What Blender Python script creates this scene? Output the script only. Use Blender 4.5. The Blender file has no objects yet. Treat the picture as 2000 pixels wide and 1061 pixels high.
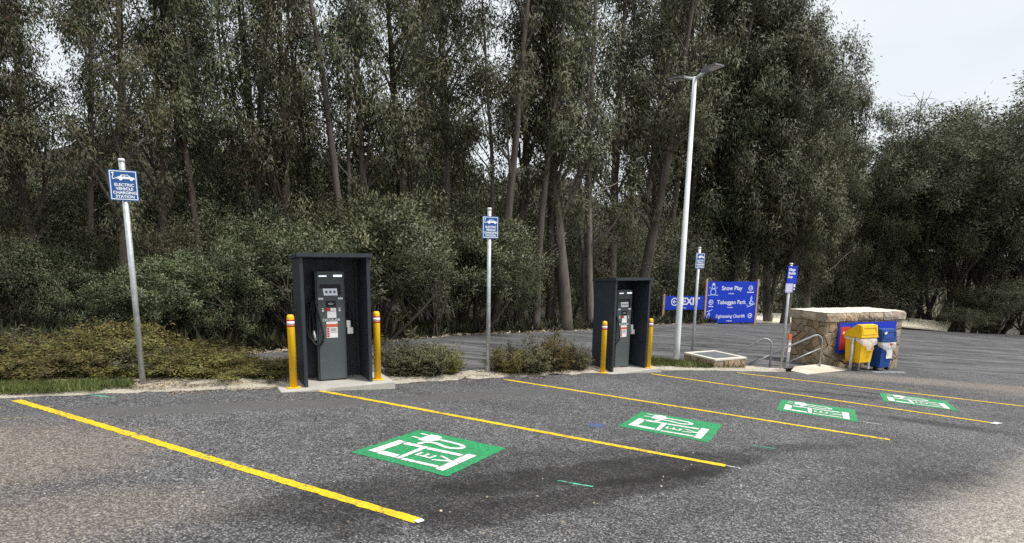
import bpy, bmesh, math, random
import numpy as np
from mathutils import Matrix, Vector

# ------------------------------------------------------------------ camera, sky, sun, exposure
SC = bpy.context.scene
COL = SC.collection
F, PPY, PITCH, ROLL, H = 1170.0, 707.5, 0.18125, 0.016586, 1.7406
GX, GY = -0.0508986, -0.0377765                      # slope of the car park
fw = np.array([0, math.cos(PITCH), -math.sin(PITCH)])
up0 = np.array([0, math.sin(PITCH), math.cos(PITCH)])
r0 = np.array([1.0, 0, 0])
rt = r0 * math.cos(ROLL) + up0 * math.sin(ROLL)
up = -r0 * math.sin(ROLL) + up0 * math.cos(ROLL)
cd = bpy.data.cameras.new('camera')
cam = bpy.data.objects.new('camera', cd); COL.objects.link(cam)
m = Matrix.Identity(4)
for i in range(3):
    m[i][0], m[i][1], m[i][2] = rt[i], up[i], -fw[i]
m[2][3] = H
cam.matrix_world = m
cd.sensor_width = 36.0; cd.sensor_fit = 'HORIZONTAL'
cd.lens = F / 2000 * 36.0
cd.shift_y = (PPY - 530.5) / 2000
cd.clip_start = 0.05; cd.clip_end = 3000
SC.camera = cam

SUN_EL, SUN_AZ = math.radians(60), math.radians(112)   # azimuth clockwise from +Y
W = bpy.data.worlds.new('World'); SC.world = W; W.use_nodes = True
nt = W.node_tree; nt.nodes.clear()
out = nt.nodes.new('ShaderNodeOutputWorld'); bg = nt.nodes.new('ShaderNodeBackground')
sky = nt.nodes.new('ShaderNodeTexSky'); sky.sky_type = 'NISHITA'; sky.sun_disc = False
sky.sun_elevation = SUN_EL; sky.sun_rotation = SUN_AZ; sky.dust_density = 4.0; sky.air_density = 1.0
geo = nt.nodes.new('ShaderNodeTexCoord')
mp = nt.nodes.new('ShaderNodeMapping'); mp.inputs['Scale'].default_value = (1.6, 1.6, 4.5)
nz = nt.nodes.new('ShaderNodeTexNoise'); nz.inputs['Scale'].default_value = 1.3; nz.inputs['Detail'].default_value = 6
cr = nt.nodes.new('ShaderNodeValToRGB')
cr.color_ramp.elements[0].position = 0.30; cr.color_ramp.elements[0].color = (4.0, 4.3, 4.5, 1)
cr.color_ramp.elements[1].position = 0.70; cr.color_ramp.elements[1].color = (5.0, 5.1, 5.15, 1)
mx = nt.nodes.new('ShaderNodeMix'); mx.data_type = 'RGBA'; mx.inputs['Factor'].default_value = 0.93
nt.links.new(geo.outputs['Generated'], mp.inputs['Vector']); nt.links.new(mp.outputs[0], nz.inputs['Vector'])
nt.links.new(nz.outputs['Fac'], cr.inputs['Fac'])
nt.links.new(sky.outputs[0], mx.inputs['A']); nt.links.new(cr.outputs['Color'], mx.inputs['B'])
nt.links.new(mx.outputs['Result'], bg.inputs['Color']); bg.inputs['Strength'].default_value = 0.1
nt.links.new(bg.outputs[0], out.inputs['Surface'])

sd = bpy.data.lights.new('sun', 'SUN'); sd.energy = 2.0; sd.angle = math.radians(12); sd.color = (1.0, 0.97, 0.93)
sun = bpy.data.objects.new('sun', sd); COL.objects.link(sun)
sv = Vector((math.sin(SUN_AZ) * math.cos(SUN_EL), math.cos(SUN_AZ) * math.cos(SUN_EL), math.sin(SUN_EL)))
sun.rotation_euler = sv.to_track_quat('Z', 'Y').to_euler()
SC.view_settings.view_transform = 'Standard'; SC.view_settings.look = 'None'
SC.view_settings.exposure = 1.06; SC.view_settings.gamma = 1.0; SC.view_settings.use_curve_mapping = False
SC.cycles.use_denoising = False
SC.cycles.max_bounces = 6; SC.cycles.diffuse_bounces = 3; SC.cycles.transparent_max_bounces = 8

rng = np.random.default_rng(7); random.seed(7)
R = math.radians

# ------------------------------------------------------------------ geometry of the place
def ray(px, py):
    return fw + rt * ((px - 1000) / F) + up * ((PPY - py) / F)
def plane(x, y): return GX * x + GY * y
def at(px, py, dz=0.0):
    d = ray(px, py); t = (dz - H) / (d[2] - GX * d[0] - GY * d[1])
    return np.array([0, 0, H]) + t * d
def atz(px, py, z):
    d = ray(px, py); return np.array([0, 0, H]) + d * ((z - H) / d[2])
def project(P):
    q = np.array(P, float) - [0, 0, H]; z = q @ fw
    return 1000 + F * (q @ rt) / z, PPY - F * (q @ up) / z
EDGE_PX = [(-400, 712), (-200, 706), (0, 700), (300, 700), (520, 690), (750, 668), (900, 655), (1150, 645), (1300, 634), (1560, 632), (1780, 645), (2000, 655), (2300, 672)]
EDGE = [tuple(at(a, b)[:2]) for a, b in EDGE_PX]
def far_edge_y(x):
    xs = [e[0] for e in EDGE]; ys = [e[1] for e in EDGE]
    return np.interp(x, xs, ys)
def sstep(a, b, v):
    t = np.clip((v - a) / (b - a), 0, 1); return t * t * (3 - 2 * t)
AZ = np.radians([-90, -45, -25, -10, 0, 8, 15, 22, 30, 38, 45, 90])
EL = np.radians([3.0, 6.0, 8.0, 8.0, 7.0, 5.5, 4.2, 2.5, 1.2, 0.0, -0.4, -0.4])
def ground_z(x, y):
    x = np.asarray(x, float); y = np.asarray(y, float)
    D = (y - far_edge_y(x)) * 0.75
    base = plane(np.clip(x, -60, 90), np.clip(y, -60, 90)) - 0.03
    dr = np.interp(x, [-10, 3, 12, 20], [0.5, 0.8, 2.6, 3.6])
    base = base - dr * sstep(0.3, 9, D)
    rr = np.hypot(x, y); az = np.arctan2(x, y)
    crest = H + rr * np.tan(np.interp(az, AZ, EL))
    t = sstep(22, 120, D)
    hump = 1 + 0.10 * np.sin(az * 31) + 0.07 * np.sin(az * 67 + 1)
    return base * (1 - t) + t * (base + (crest - base) * hump)

# ------------------------------------------------------------------ materials
def new_mat(name):
    mt = bpy.data.materials.new(name); mt.use_nodes = True
    t = mt.node_tree; t.nodes.clear()
    o = t.nodes.new('ShaderNodeOutputMaterial'); b = t.nodes.new('ShaderNodeBsdfPrincipled')
    t.links.new(b.outputs[0], o.inputs['Surface'])
    return mt, t, b, o
def N(t, kind, **kw):
    n = t.nodes.new(kind)
    for k, v in kw.items():
        if k in n.inputs: n.inputs[k].default_value = v
        else: setattr(n, k, v)
    return n
def math_n(t, op, a, b=None, clamp=False):
    n = t.nodes.new('ShaderNodeMath'); n.operation = op; n.use_clamp = clamp
    for i, v in enumerate((a, b)):
        if v is None: continue
        if isinstance(v, (int, float)): n.inputs[i].default_value = v
        else: t.links.new(v, n.inputs[i])
    return n.outputs[0]
def mixc(t, fac, a, b, blend='MIX'):
    n = t.nodes.new('ShaderNodeMix'); n.data_type = 'RGBA'; n.blend_type = blend; n.clamp_factor = True
    for k, v in (('Factor', fac), ('A', a), ('B', b)):
        s = n.inputs[k] if k == 'Factor' else [i for i in n.inputs if i.name == k and i.type == 'RGBA'][0]
        if isinstance(v, (int, float)): s.default_value = v
        elif isinstance(v, tuple): s.default_value = (*v, 1)
        else: t.links.new(v, s)
    return [o for o in n.outputs if o.type == 'RGBA'][0]
def ramp(t, fac, stops):
    n = t.nodes.new('ShaderNodeValToRGB'); e = n.color_ramp.elements
    while len(e) < len(stops): e.new(0.5)
    for el, (p, c) in zip(e, stops):
        el.position = p; el.color = (*c, 1) if isinstance(c, tuple) else (c, c, c, 1)
    t.links.new(fac, n.inputs['Fac']); return n.outputs['Color']
def bump(t, b, h, strength=0.3, dist=0.01):
    n = t.nodes.new('ShaderNodeBump'); n.inputs['Strength'].default_value = strength; n.inputs['Distance'].default_value = dist
    t.links.new(h, n.inputs['Height']); t.links.new(n.outputs[0], b.inputs['Normal'])
def coords(t, scale=None):
    c = t.nodes.new('ShaderNodeTexCoord').outputs['Object']
    if scale:
        mpn = t.nodes.new('ShaderNodeMapping'); mpn.inputs['Scale'].default_value = scale
        t.links.new(c, mpn.inputs['Vector']); c = mpn.outputs[0]
    return c
def noise(t, c, scale, detail=4, rough=0.55, dist=0.0):
    n = N(t, 'ShaderNodeTexNoise', Scale=scale, Detail=detail, Roughness=rough, Distortion=dist)
    if c is not None: t.links.new(c, n.inputs['Vector'])
    return n.outputs['Fac']

def paint(name, col, rough=0.45, var=0.12, metal=0.0, scale=6.0, dirt=None, spec=0.4):
    mt, t, b, o = new_mat(name)
    c = coords(t); f = noise(t, c, scale, 5)
    lo = tuple(x * (1 - var) for x in col); hi = tuple(min(1, x * (1 + var)) for x in col)
    cc = ramp(t, f, [(0.3, lo), (0.7, hi)])
    if dirt:
        g = noise(t, coords(t, (1, 1, 0.25)), 9, 6, 0.7)
        cc = mixc(t, ramp(t, g, [(0.55, 0.0), (0.78, 0.8)]), cc, dirt)
    t.links.new(cc, b.inputs['Base Color'])
    b.inputs['Metallic'].default_value = metal; b.inputs['Specular IOR Level'].default_value = spec
    rr = ramp(t, noise(t, c, scale * 4, 3), [(0.3, max(0.05, rough - 0.1)), (0.7, min(1, rough + 0.12))])
    t.links.new(rr, b.inputs['Roughness'])
    bump(t, b, noise(t, c, 120, 2), 0.08, 0.002)
    return mt

def ellipse_mask(t, c, cx, cy, ang, a, b, soft, nz_amt, nsc, seed=0.0):
    """stain with a shape of its own lying at a place on the asphalt"""
    s = N(t, 'ShaderNodeVectorMath', operation='SUBTRACT'); t.links.new(c, s.inputs[0]); s.inputs[1].default_value = (cx, cy, 0)
    ro = N(t, 'ShaderNodeVectorRotate', rotation_type='Z_AXIS'); ro.inputs['Angle'].default_value = -ang; t.links.new(s.outputs[0], ro.inputs['Vector'])
    sx = N(t, 'ShaderNodeVectorMath', operation='MULTIPLY'); t.links.new(ro.outputs[0], sx.inputs[0]); sx.inputs[1].default_value = (1 / a, 1 / b, 0)
    ln = N(t, 'ShaderNodeVectorMath', operation='LENGTH'); t.links.new(sx.outputs[0], ln.inputs[0])
    nn = math_n(t, 'MULTIPLY', math_n(t, 'SUBTRACT', noise(t, c, nsc, 6, 0.65), 0.5), nz_amt)
    d = math_n(t, 'ADD', ln.outputs['Value'], nn)
    mr = N(t, 'ShaderNodeMapRange', interpolation_type='SMOOTHSTEP'); t.links.new(d, mr.inputs['Value'])
    mr.inputs['From Min'].default_value = 1 + soft; mr.inputs['From Max'].default_value = 1 - soft
    return mr.outputs['Result']

def asphalt(name, park=True):
    mt, t, b, o = new_mat(name)
    c = coords(t)
    v1 = N(t, 'ShaderNodeTexVoronoi', Scale=105.0 if park else 90.0); t.links.new(c, v1.inputs['Vector'])
    sx = N(t, 'ShaderNodeSeparateColor'); t.links.new(v1.outputs['Color'], sx.inputs['Color'])
    chips = ramp(t, sx.outputs[0], [(0.0, (.026, .026, .029)), (0.42, (.055, .055, .059)), (0.72, (.125, .125, .13)), (0.90, (.22, .215, .21)), (1.0, (.37, .365, .35))]) if park else \
        ramp(t, sx.outputs[0], [(0.0, (.055, .055, .058)), (0.6, (.098, .098, .102)), (1.0, (.17, .17, .17))])
    chips = mixc(t, 0.8, chips, ramp(t, noise(t, c, 34, 3, 0.7), [(0.3, .55), (0.5, 1.0), (0.72, 1.6)]), 'MULTIPLY')
    big = noise(t, c, 0.55, 6, 0.65)
    col = mixc(t, 1.0, chips, ramp(t, big, [(0.28, .70), (0.5, 1.0), (0.75, 1.28)]), 'MULTIPLY')
    med = noise(t, c, 5.5, 5, 0.7)
    col = mixc(t, 1.0, col, ramp(t, med, [(0.3, .74), (0.7, 1.22)]), 'MULTIPLY')
    if park:
        def stain(col, colr, amt, *a):
            k = ellipse_mask(t, c, *a)
            return mixc(t, math_n(t, 'MULTIPLY', k, amt), col, colr)
        def tint(col, colr, amt, *a):
            k = ellipse_mask(t, c, *a)
            return mixc(t, math_n(t, 'MULTIPLY', k, amt), col, colr, 'MULTIPLY')
        # bitumen bleed, tyre and oil darkening
        col = tint(col, (.36, .35, .34), 0.9, 1.05, 5.35, R(26), 1.75, 0.33, 0.18, 1.7, 1.9)
        col = tint(col, (.42, .40, .39), 0.8, 0.6, 4.62, R(33), 1.9, 0.22, 0.22, 1.7, 2.2)
        col = tint(col, (.45, .44, .43), 0.75, -1.0, 4.25, R(25), 1.0, 0.45, 0.25, 1.7, 2.0)
        col = tint(col, (.62, .61, .60), 0.8, 0.2, 5.0, R(28), 2.2, 0.75, 0.25, 1.2, 1.5)
        col = tint(col, (.5, .5, .5), 0.8, 3.3, 6.6, R(20), 1.0, 0.16, 0.5, 1.2, 2.2)
        col = tint(col, (.4, .4, .4), 0.8, 6.2, 8.55, R(-25), 0.9, 0.22, 0.5, 1.2, 2.2)
        col = tint(col, (.42, .42, .42), 0.8, 5.8, 10.6, R(-10), 0.9, 0.12, 0.5, 1.2, 2.2)
        col = tint(col, (.45, .45, .45), 0.8, 7.0, 10.9, R(-24), 1.2, 0.10, 0.5, 1.2, 2.2)
        col = tint(col, (.6, .6, .6), 0.8, 4.0, 5.5, R(20), 1.2, 0.35, 0.6, 1.2, 1.2)
        # trowelled smooth strip along the head of the bays
        col = stain(col, (.105, .103, .102), 0.75, -3.0, 6.9, R(27), 2.5, 0.22, 0.35, 0.8, 1.4)
        col = stain(col, (.10, .098, .097), 0.65, -0.2, 8.55, R(30), 1.6, 0.25, 0.35, 0.8, 1.4)
        # sandy dirt at left and far right; pale tan patch at lower right
        mottle = noise(t, c, 22, 4, 0.8)
        def tan_patch(col, colr, amt, *a):
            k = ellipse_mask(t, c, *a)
            k = math_n(t, 'MULTIPLY', k, ramp(t, mottle, [(0.32, 0.25), (0.68, 1.0)]))
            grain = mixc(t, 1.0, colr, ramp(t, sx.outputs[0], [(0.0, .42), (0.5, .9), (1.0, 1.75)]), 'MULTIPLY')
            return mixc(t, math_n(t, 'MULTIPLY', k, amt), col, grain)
        col = tan_patch(col, (.26, .215, .17), 0.8, -4.35, 4.55, R(35), 1.25, 1.0, 0.45, 1.3, 1.6)
        col = tan_patch(col, (.25, .21, .17), 0.7, -3.0, 3.5, R(30), 1.1, 0.5, 0.5, 0.9, 1.5)
        col = tan_patch(col, (.46, .41, .345), 0.88, 5.2, 3.75, R(42), 6.0, 1.75, 0.20, 0.45, 0.7)  # broad whitish tan area at lower right, mottled and grained like the chips
        col = tan_patch(col, (.30, .25, .20), 0.65, 9.6, 13.2, R(-6), 3.6, 0.55, 0.5, 0.9, 0.9)
        col = tan_patch(col, (.28, .24, .19), 0.6, 13.5, 11.6, R(-10), 3.6, 0.8, 0.5, 0.9, 0.7)
    else:
        w = N(t, 'ShaderNodeTexNoise', Scale=1.0, Detail=4.0, Distortion=1.2)
        cs = coords(t, (0.16, 0.9, 1)); rot = N(t, 'ShaderNodeVectorRotate', rotation_type='Z_AXIS'); rot.inputs['Angle'].default_value = R(-14)
        t.links.new(cs, rot.inputs['Vector']); t.links.new(rot.outputs[0], w.inputs['Vector'])
        col = mixc(t, ramp(t, w.outputs['Fac'], [(0.49, 0.0), (0.535, 0.9), (0.58, 0.0)]), col, (.03, .03, .032))
        w2 = noise(t, rot.outputs[0], 2.3, 5, 0.6, 0.6)
        col = mixc(t, ramp(t, w2, [(0.52, 0.0), (0.62, 0.75)]), col, (.17, .17, .172))
        col = mixc(t, ramp(t, w2, [(0.36, 0.6), (0.43, 0.0)]), col, (.045, .045, .047))
    t.links.new(col, b.inputs['Base Color'])
    b.inputs['Roughness'].default_value = 0.82; b.inputs['Specular IOR Level'].default_value = 0.35
    hh = math_n(t, 'ADD', math_n(t, 'MULTIPLY', v1.outputs['Distance'], -1.0), math_n(t, 'MULTIPLY', med, 0.6))
    bump(t, b, hh, 0.55 if park else 0.3, 0.02)
    return mt

def leaf_mat(name, stops, trans=0.22, rough=0.42):
    mt, t, b, o = new_mat(name)
    g = t.nodes.new('ShaderNodeNewGeometry'); oi = t.nodes.new('ShaderNodeObjectInfo')
    col = ramp(t, g.outputs['Random Per Island'], stops)
    fl = noise(t, coords(t), 1.5, 3, 0.6)
    col = mixc(t, 1.0, col, ramp(t, fl, [(0.30, (.55, .58, .52)), (0.5, (1.0, 1.0, 1.0)), (0.70, (1.55, 1.48, 1.35))]), 'MULTIPLY')
    hv = N(t, 'ShaderNodeHueSaturation'); t.links.new(col, hv.inputs['Color'])
    t.links.new(math_n(t, 'ADD', math_n(t, 'MULTIPLY', oi.outputs['Random'], 0.05), 0.475), hv.inputs['Hue'])
    t.links.new(math_n(t, 'ADD', math_n(t, 'MULTIPLY', oi.outputs['Random'], 0.5), 0.75), hv.inputs['Value'])
    t.links.new(hv.outputs[0], b.inputs['Base Color'])
    b.inputs['Roughness'].default_value = rough + .12; b.inputs['Specular IOR Level'].default_value = 0.3
    tr = t.nodes.new('ShaderNodeBsdfTranslucent'); t.links.new(hv.outputs[0], tr.inputs['Color'])
    ms = t.nodes.new('ShaderNodeMixShader'); ms.inputs[0].default_value = trans
    t.links.new(b.outputs[0], ms.inputs[1]); t.links.new(tr.outputs[0], ms.inputs[2]); t.links.new(ms.outputs[0], o.inputs['Surface'])
    return mt

def bark_mat(name, dark, pale):
    mt, t, b, o = new_mat(name)
    oi = t.nodes.new('ShaderNodeObjectInfo')
    f = noise(t, coords(t, (3.0, 3.0, 0.35)), 3.2, 7, 0.7)
    patch = noise(t, coords(t, (1, 1, 0.3)), 0.9, 3)
    k = math_n(t, 'ADD', math_n(t, 'MULTIPLY', patch, 1.2), math_n(t, 'SUBTRACT', math_n(t, 'MULTIPLY', oi.outputs['Random'], 0.8), 0.55), True)
    base = mixc(t, k, dark, pale)
    col = mixc(t, 1.0, base, ramp(t, f, [(0.3, .45), (0.7, 1.4)]), 'MULTIPLY')
    t.links.new(col, b.inputs['Base Color']); b.inputs['Roughness'].default_value = 0.9; b.inputs['Specular IOR Level'].default_value = 0.2
    bump(t, b, f, 0.6, 0.03)
    return mt

def soil_mat(name, cols, scale=3.0):
    mt, t, b, o = new_mat(name)
    c = coords(t); f = noise(t, c, scale, 8, 0.75); g = noise(t, c, 40, 3, 0.7)
    col = mixc(t, 0.55, ramp(t, f, [(0.25, cols[0]), (0.5, cols[1]), (0.75, cols[2])]), ramp(t, g, [(0.3, cols[0]), (0.7, cols[2])]))
    t.links.new(col, b.inputs['Base Color']); b.inputs['Roughness'].default_value = 0.95
    bump(t, b, g, 0.7, 0.03)
    return mt

def stone_mat(name, cols, gap=False):
    mt, t, b, o = new_mat(name)
    g = t.nodes.new('ShaderNodeNewGeometry'); c = coords(t)
    base = ramp(t, g.outputs['Random Per Island'], [(i / (len(cols) - 1), cc) for i, cc in enumerate(cols)])
    f = noise(t, c, 5, 8, 0.75); f2 = noise(t, c, 34, 4, 0.7)
    col = mixc(t, 1.0, base, ramp(t, f, [(0.28, .6), (0.72, 1.35)]), 'MULTIPLY')
    col = mixc(t, 0.6, col, ramp(t, f2, [(0.3, .65), (0.7, 1.3)]), 'MULTIPLY')
    t.links.new(col, b.inputs['Base Color']); b.inputs['Roughness'].default_value = 0.9
    bump(t, b, math_n(t, 'ADD', f, math_n(t, 'MULTIPLY', f2, 0.4)), 0.8, 0.03)
    return mt

def concrete_mat(name, col, var=0.25):
    mt, t, b, o = new_mat(name)
    c = coords(t); f = noise(t, c, 3.0, 8, 0.7); g = noise(t, c, 60, 3, 0.7)
    cc = ramp(t, f, [(0.25, tuple(x * (1 - var) for x in col)), (0.75, tuple(min(.9, x * (1 + var * .5)) for x in col))])
    cc = mixc(t, 0.5, cc, ramp(t, g, [(0.3, .72), (0.7, 1.2)]), 'MULTIPLY')
    t.links.new(cc, b.inputs['Base Color']); b.inputs['Roughness'].default_value = 0.85
    bump(t, b, g, 0.35, 0.01)
    return mt

def road_paint(name, col, wear_col, lo=0.70, hi=0.80, grain=0.25):
    mt, t, b, o = new_mat(name)
    c = coords(t)
    w = noise(t, c, 26, 5, 0.75); v = N(t, 'ShaderNodeTexVoronoi', Scale=62.0); t.links.new(c, v.inputs['Vector'])
    s = N(t, 'ShaderNodeSeparateColor'); t.links.new(v.outputs['Color'], s.inputs['Color'])
    cc = mixc(t, 1.0, tuple(col), ramp(t, s.outputs[0], [(0.0, 1 - grain), (1.0, 1.0 + grain * .4)]), 'MULTIPLY')
    cc = mixc(t, 1.0, cc, ramp(t, noise(t, c, 2.5, 5, 0.7), [(0.3, .84), (0.7, 1.06)]), 'MULTIPLY')
    cc = mixc(t, ramp(t, w, [(lo, 0.0), (hi, 0.85)]), cc, wear_col)
    big = ramp(t, noise(t, c, 1.7, 5, 0.7), [(0.38, 0.05), (0.62, 1.0)])
    cc = mixc(t, math_n(t, 'MULTIPLY', ramp(t, s.outputs[1], [(0.70, 0.0), (0.84, 0.85)]), big), cc, (.085, .08, .07))
    t.links.new(cc, b.inputs['Base Color']); b.inputs['Roughness'].default_value = 0.6
    bump(t, b, v.outputs['Distance'], -0.4, 0.01)
    return mt

M = {}
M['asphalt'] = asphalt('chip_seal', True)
M['road'] = asphalt('road_asphalt', False)
M['soil'] = soil_mat('forest_soil', [(.012, .010, .007), (.03, .024, .016), (.07, .055, .035)], 1.2)
M['gravel'] = soil_mat('verge_gravel', [(.22, .185, .14), (.40, .36, .29), (.56, .52, .44)], 6.0)
M['yellow_line'] = road_paint('yellow_road_paint', (.80, .535, .008), (.30, .20, .04), .62, .78)
M['white_line'] = road_paint('white_road_paint', (.78, .78, .76), (.2, .2, .2))
M['green_pad'] = road_paint('green_road_paint', (.018, .31, .105), (.08, .12, .09), .62, .78, .4)
M['teal_line'] = road_paint('teal_spray_paint', (.10, .50, .34), (.1, .12, .11), .5, .6)
M['blue_spray'] = road_paint('blue_spray_paint', (.05, .12, .40), (.08, .08, .09), .4, .55)
M['faded_yellow'] = road_paint('faded_yellow_paint', (.50, .40, .17), (.14, .13, .11), .42, .56)
M['galv'] = paint('galvanised_steel', (.50, .52, .53), 0.42, 0.22, 0.55, 14)
M['rail_steel'] = paint('dull_grey_rail_steel', (.33, .335, .34), 0.45, 0.2, 0.4, 14)
M['galv_white'] = paint('pale_painted_steel', (.70, .72, .73), 0.4, 0.06, 0.15, 8)
M['lamp_grey'] = paint('dark_grey_lamp_casing', (.20, .20, .21), 0.4, 0.1)
M['lens'] = paint('lamp_diffuser', (.62, .58, .50), 0.25, 0.05)
M['charcoal'] = paint('charcoal_powder_coat', (.030, .037, .048), 0.5, 0.10, 0, 3)
M['cabinet'] = paint('grey_green_cabinet_paint', (.080, .094, .098), 0.42, 0.05, 0, 3)
M['black'] = paint('black_plastic', (.008, .008, .009), 0.35, 0.1)
M['rubber'] = paint('black_cable_rubber', (.012, .012, .013), 0.5, 0.15)
M['screen'] = paint('lit_grey_screen_glass', (.45, .50, .54), 0.12, 0.1)
M['white'] = paint('white_plastic', (.80, .80, .79), 0.4, 0.04)
M['pill'] = paint('pale_blue_indicator', (.66, .74, .88), 0.3, 0.04)
for k_, e_ in (('pill', .5), ('screen', .12)):      # lit status strips and display
    b_ = M[k_].node_tree.nodes['Principled BSDF']; b_.inputs['Emission Color'].default_value = (.85, .92, 1.0, 1); b_.inputs['Emission Strength'].default_value = e_
M['red'] = paint('red_vinyl', (.50, .045, .025), 0.45, 0.1)
M['orange_red'] = paint('orange_red_vinyl', (.62, .12, .05), 0.45, 0.1)
M['yellow_post'] = paint('yellow_bollard_paint', (.82, .48, .004), 0.35, 0.06, 0, 4, (.52, .30, .03), spec=0.5)
M['band_white'] = paint('white_reflective_band', (.82, .80, .78), 0.4, 0.04)
M['sign_blue'] = paint('blue_sign_sheet', (.014, .088, .28), 0.4, 0.06, spec=0.4)
M['royal'] = paint('royal_blue_sign_sheet', (.006, .040, .50), 0.4, 0.05, spec=0.35)
M['navy'] = paint('navy_sign_sheet', (.008, .018, .10), 0.4, 0.05)
M['lilac'] = paint('lilac_sign_sheet', (.50, .46, .78), 0.4, 0.05)
M['letters'] = paint('white_sign_lettering', (.82, .84, .85), 0.4, 0.02)
M['ice'] = paint('pale_blue_sign_drawing', (.55, .72, .90), 0.4, 0.02)
M['timber'] = paint('pinkish_timber_post', (.44, .29, .22), 0.7, 0.2, 0, 5)
M['bin_yellow'] = paint('scuffed_yellow_bin_plastic', (.84, .50, .010), 0.42, 0.06, 0, 5, (.45, .25, .02))
M['bin_blue'] = paint('scuffed_blue_bin_plastic', (.010, .058, .27), 0.42, 0.08, 0, 5, (.03, .07, .18))
M['stone'] = stone_mat('sandstone_blocks', [(.22, .155, .095), (.33, .235, .14), (.40, .30, .195), (.28, .225, .165), (.45, .34, .215), (.25, .20, .15), (.37, .265, .155)])
M['mortar'] = concrete_mat('dark_mortar', (.085, .07, .055))
M['capstone'] = stone_mat('pale_cap_stones', [(.36, .28, .19), (.44, .35, .25), (.52, .44, .33), (.34, .30, .25), (.47, .36, .26)])
M['cap_top'] = concrete_mat('pale_render_top', (.66, .62, .52), 0.15)
M['concrete'] = concrete_mat('slab_concrete', (.46, .44, .39))
M['pale_concrete'] = concrete_mat('pale_path_concrete', (.56, .50, .40))
M['steel_lid'] = paint('brushed_steel_lid', (.20, .215, .23), 0.4, 0.1, 0.3)
M['cream_roof'] = paint('cream_metal_roof', (.76, .71, .54), 0.5, 0.08, 0, 2)
M['brown_wall'] = paint('dark_brown_timber_wall', (.055, .042, .032), 0.7, 0.2)
M['leaf_gum'] = leaf_mat('gum_leaves', [(0.0, (.045, .052, .024)), (0.5, (.078, .087, .043)), (0.85, (.115, .122, .069)), (0.95, (.15, .145, .095)), (1.0, (.14, .082, .045))], 0.14, .42)
M['leaf_dark'] = leaf_mat('dark_understorey_leaves', [(0.0, (.026, .033, .015)), (0.5, (.044, .052, .025)), (0.9, (.070, .076, .042)), (1.0, (.085, .058, .032))], 0.12, .45)
M['leaf_bush'] = leaf_mat('olive_bush_leaves', [(0.0, (.055, .068, .030)), (0.5, (.095, .112, .054)), (0.85, (.14, .155, .088)), (1.0, (.18, .18, .12))], 0.14, .36)
M['leaf_heath'] = leaf_mat('heath_leaves', [(0.0, (.06, .060, .016)), (0.4, (.125, .120, .036)), (0.8, (.19, .172, .060)), (1.0, (.20, .12, .045))], 0.2, .6)
M['leaf_heath_grey'] = leaf_mat('grey_green_heath_leaves', [(0.0, (.040, .044, .020)), (0.5, (.092, .092, .046)), (0.9, (.155, .145, .082)), (1.0, (.18, .13, .07))], 0.2, .6)
M['grass'] = leaf_mat('grass_blades', [(0.0, (.05, .075, .018)), (0.5, (.10, .135, .035)), (0.85, (.16, .18, .06)), (1.0, (.32, .27, .14))], 0.25, .6)
M['litter'] = leaf_mat('dry_leaf_litter', [(0.0, (.13, .095, .06)), (0.5, (.34, .28, .20)), (1.0, (.56, .50, .40))], 0.0, .8)
M['bark'] = bark_mat('gum_bark', (.036, .025, .019), (.19, .168, .148))
M['bark_dark'] = bark_mat('dark_stem_bark', (.03, .024, .019), (.10, .088, .075))
M['bark_dead'] = bark_mat('bare_grey_wood', (.20, .18, .16), (.32, .30, .28))

# clear crinkled bin bag
def bag_mat():
    mt, t, b, o = new_mat('crinkled_bin_bag')
    f = noise(t, coords(t), 14, 6, 0.7, 0.8)
    b.inputs['Base Color'].default_value = (.86, .85, .82, 1); b.inputs['Roughness'].default_value = 0.3
    tr = t.nodes.new('ShaderNodeBsdfTransparent'); ms = t.nodes.new('ShaderNodeMixShader')
    t.links.new(ramp(t, f, [(0.36, 0.30), (0.64, 0.80)]), ms.inputs[0])
    t.links.new(tr.outputs[0], ms.inputs[1]); t.links.new(b.outputs[0], ms.inputs[2]); t.links.new(ms.outputs[0], o.inputs['Surface'])
    bump(t, b, f, 0.3, 0.01)
    return mt
M['bag'] = bag_mat()

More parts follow.
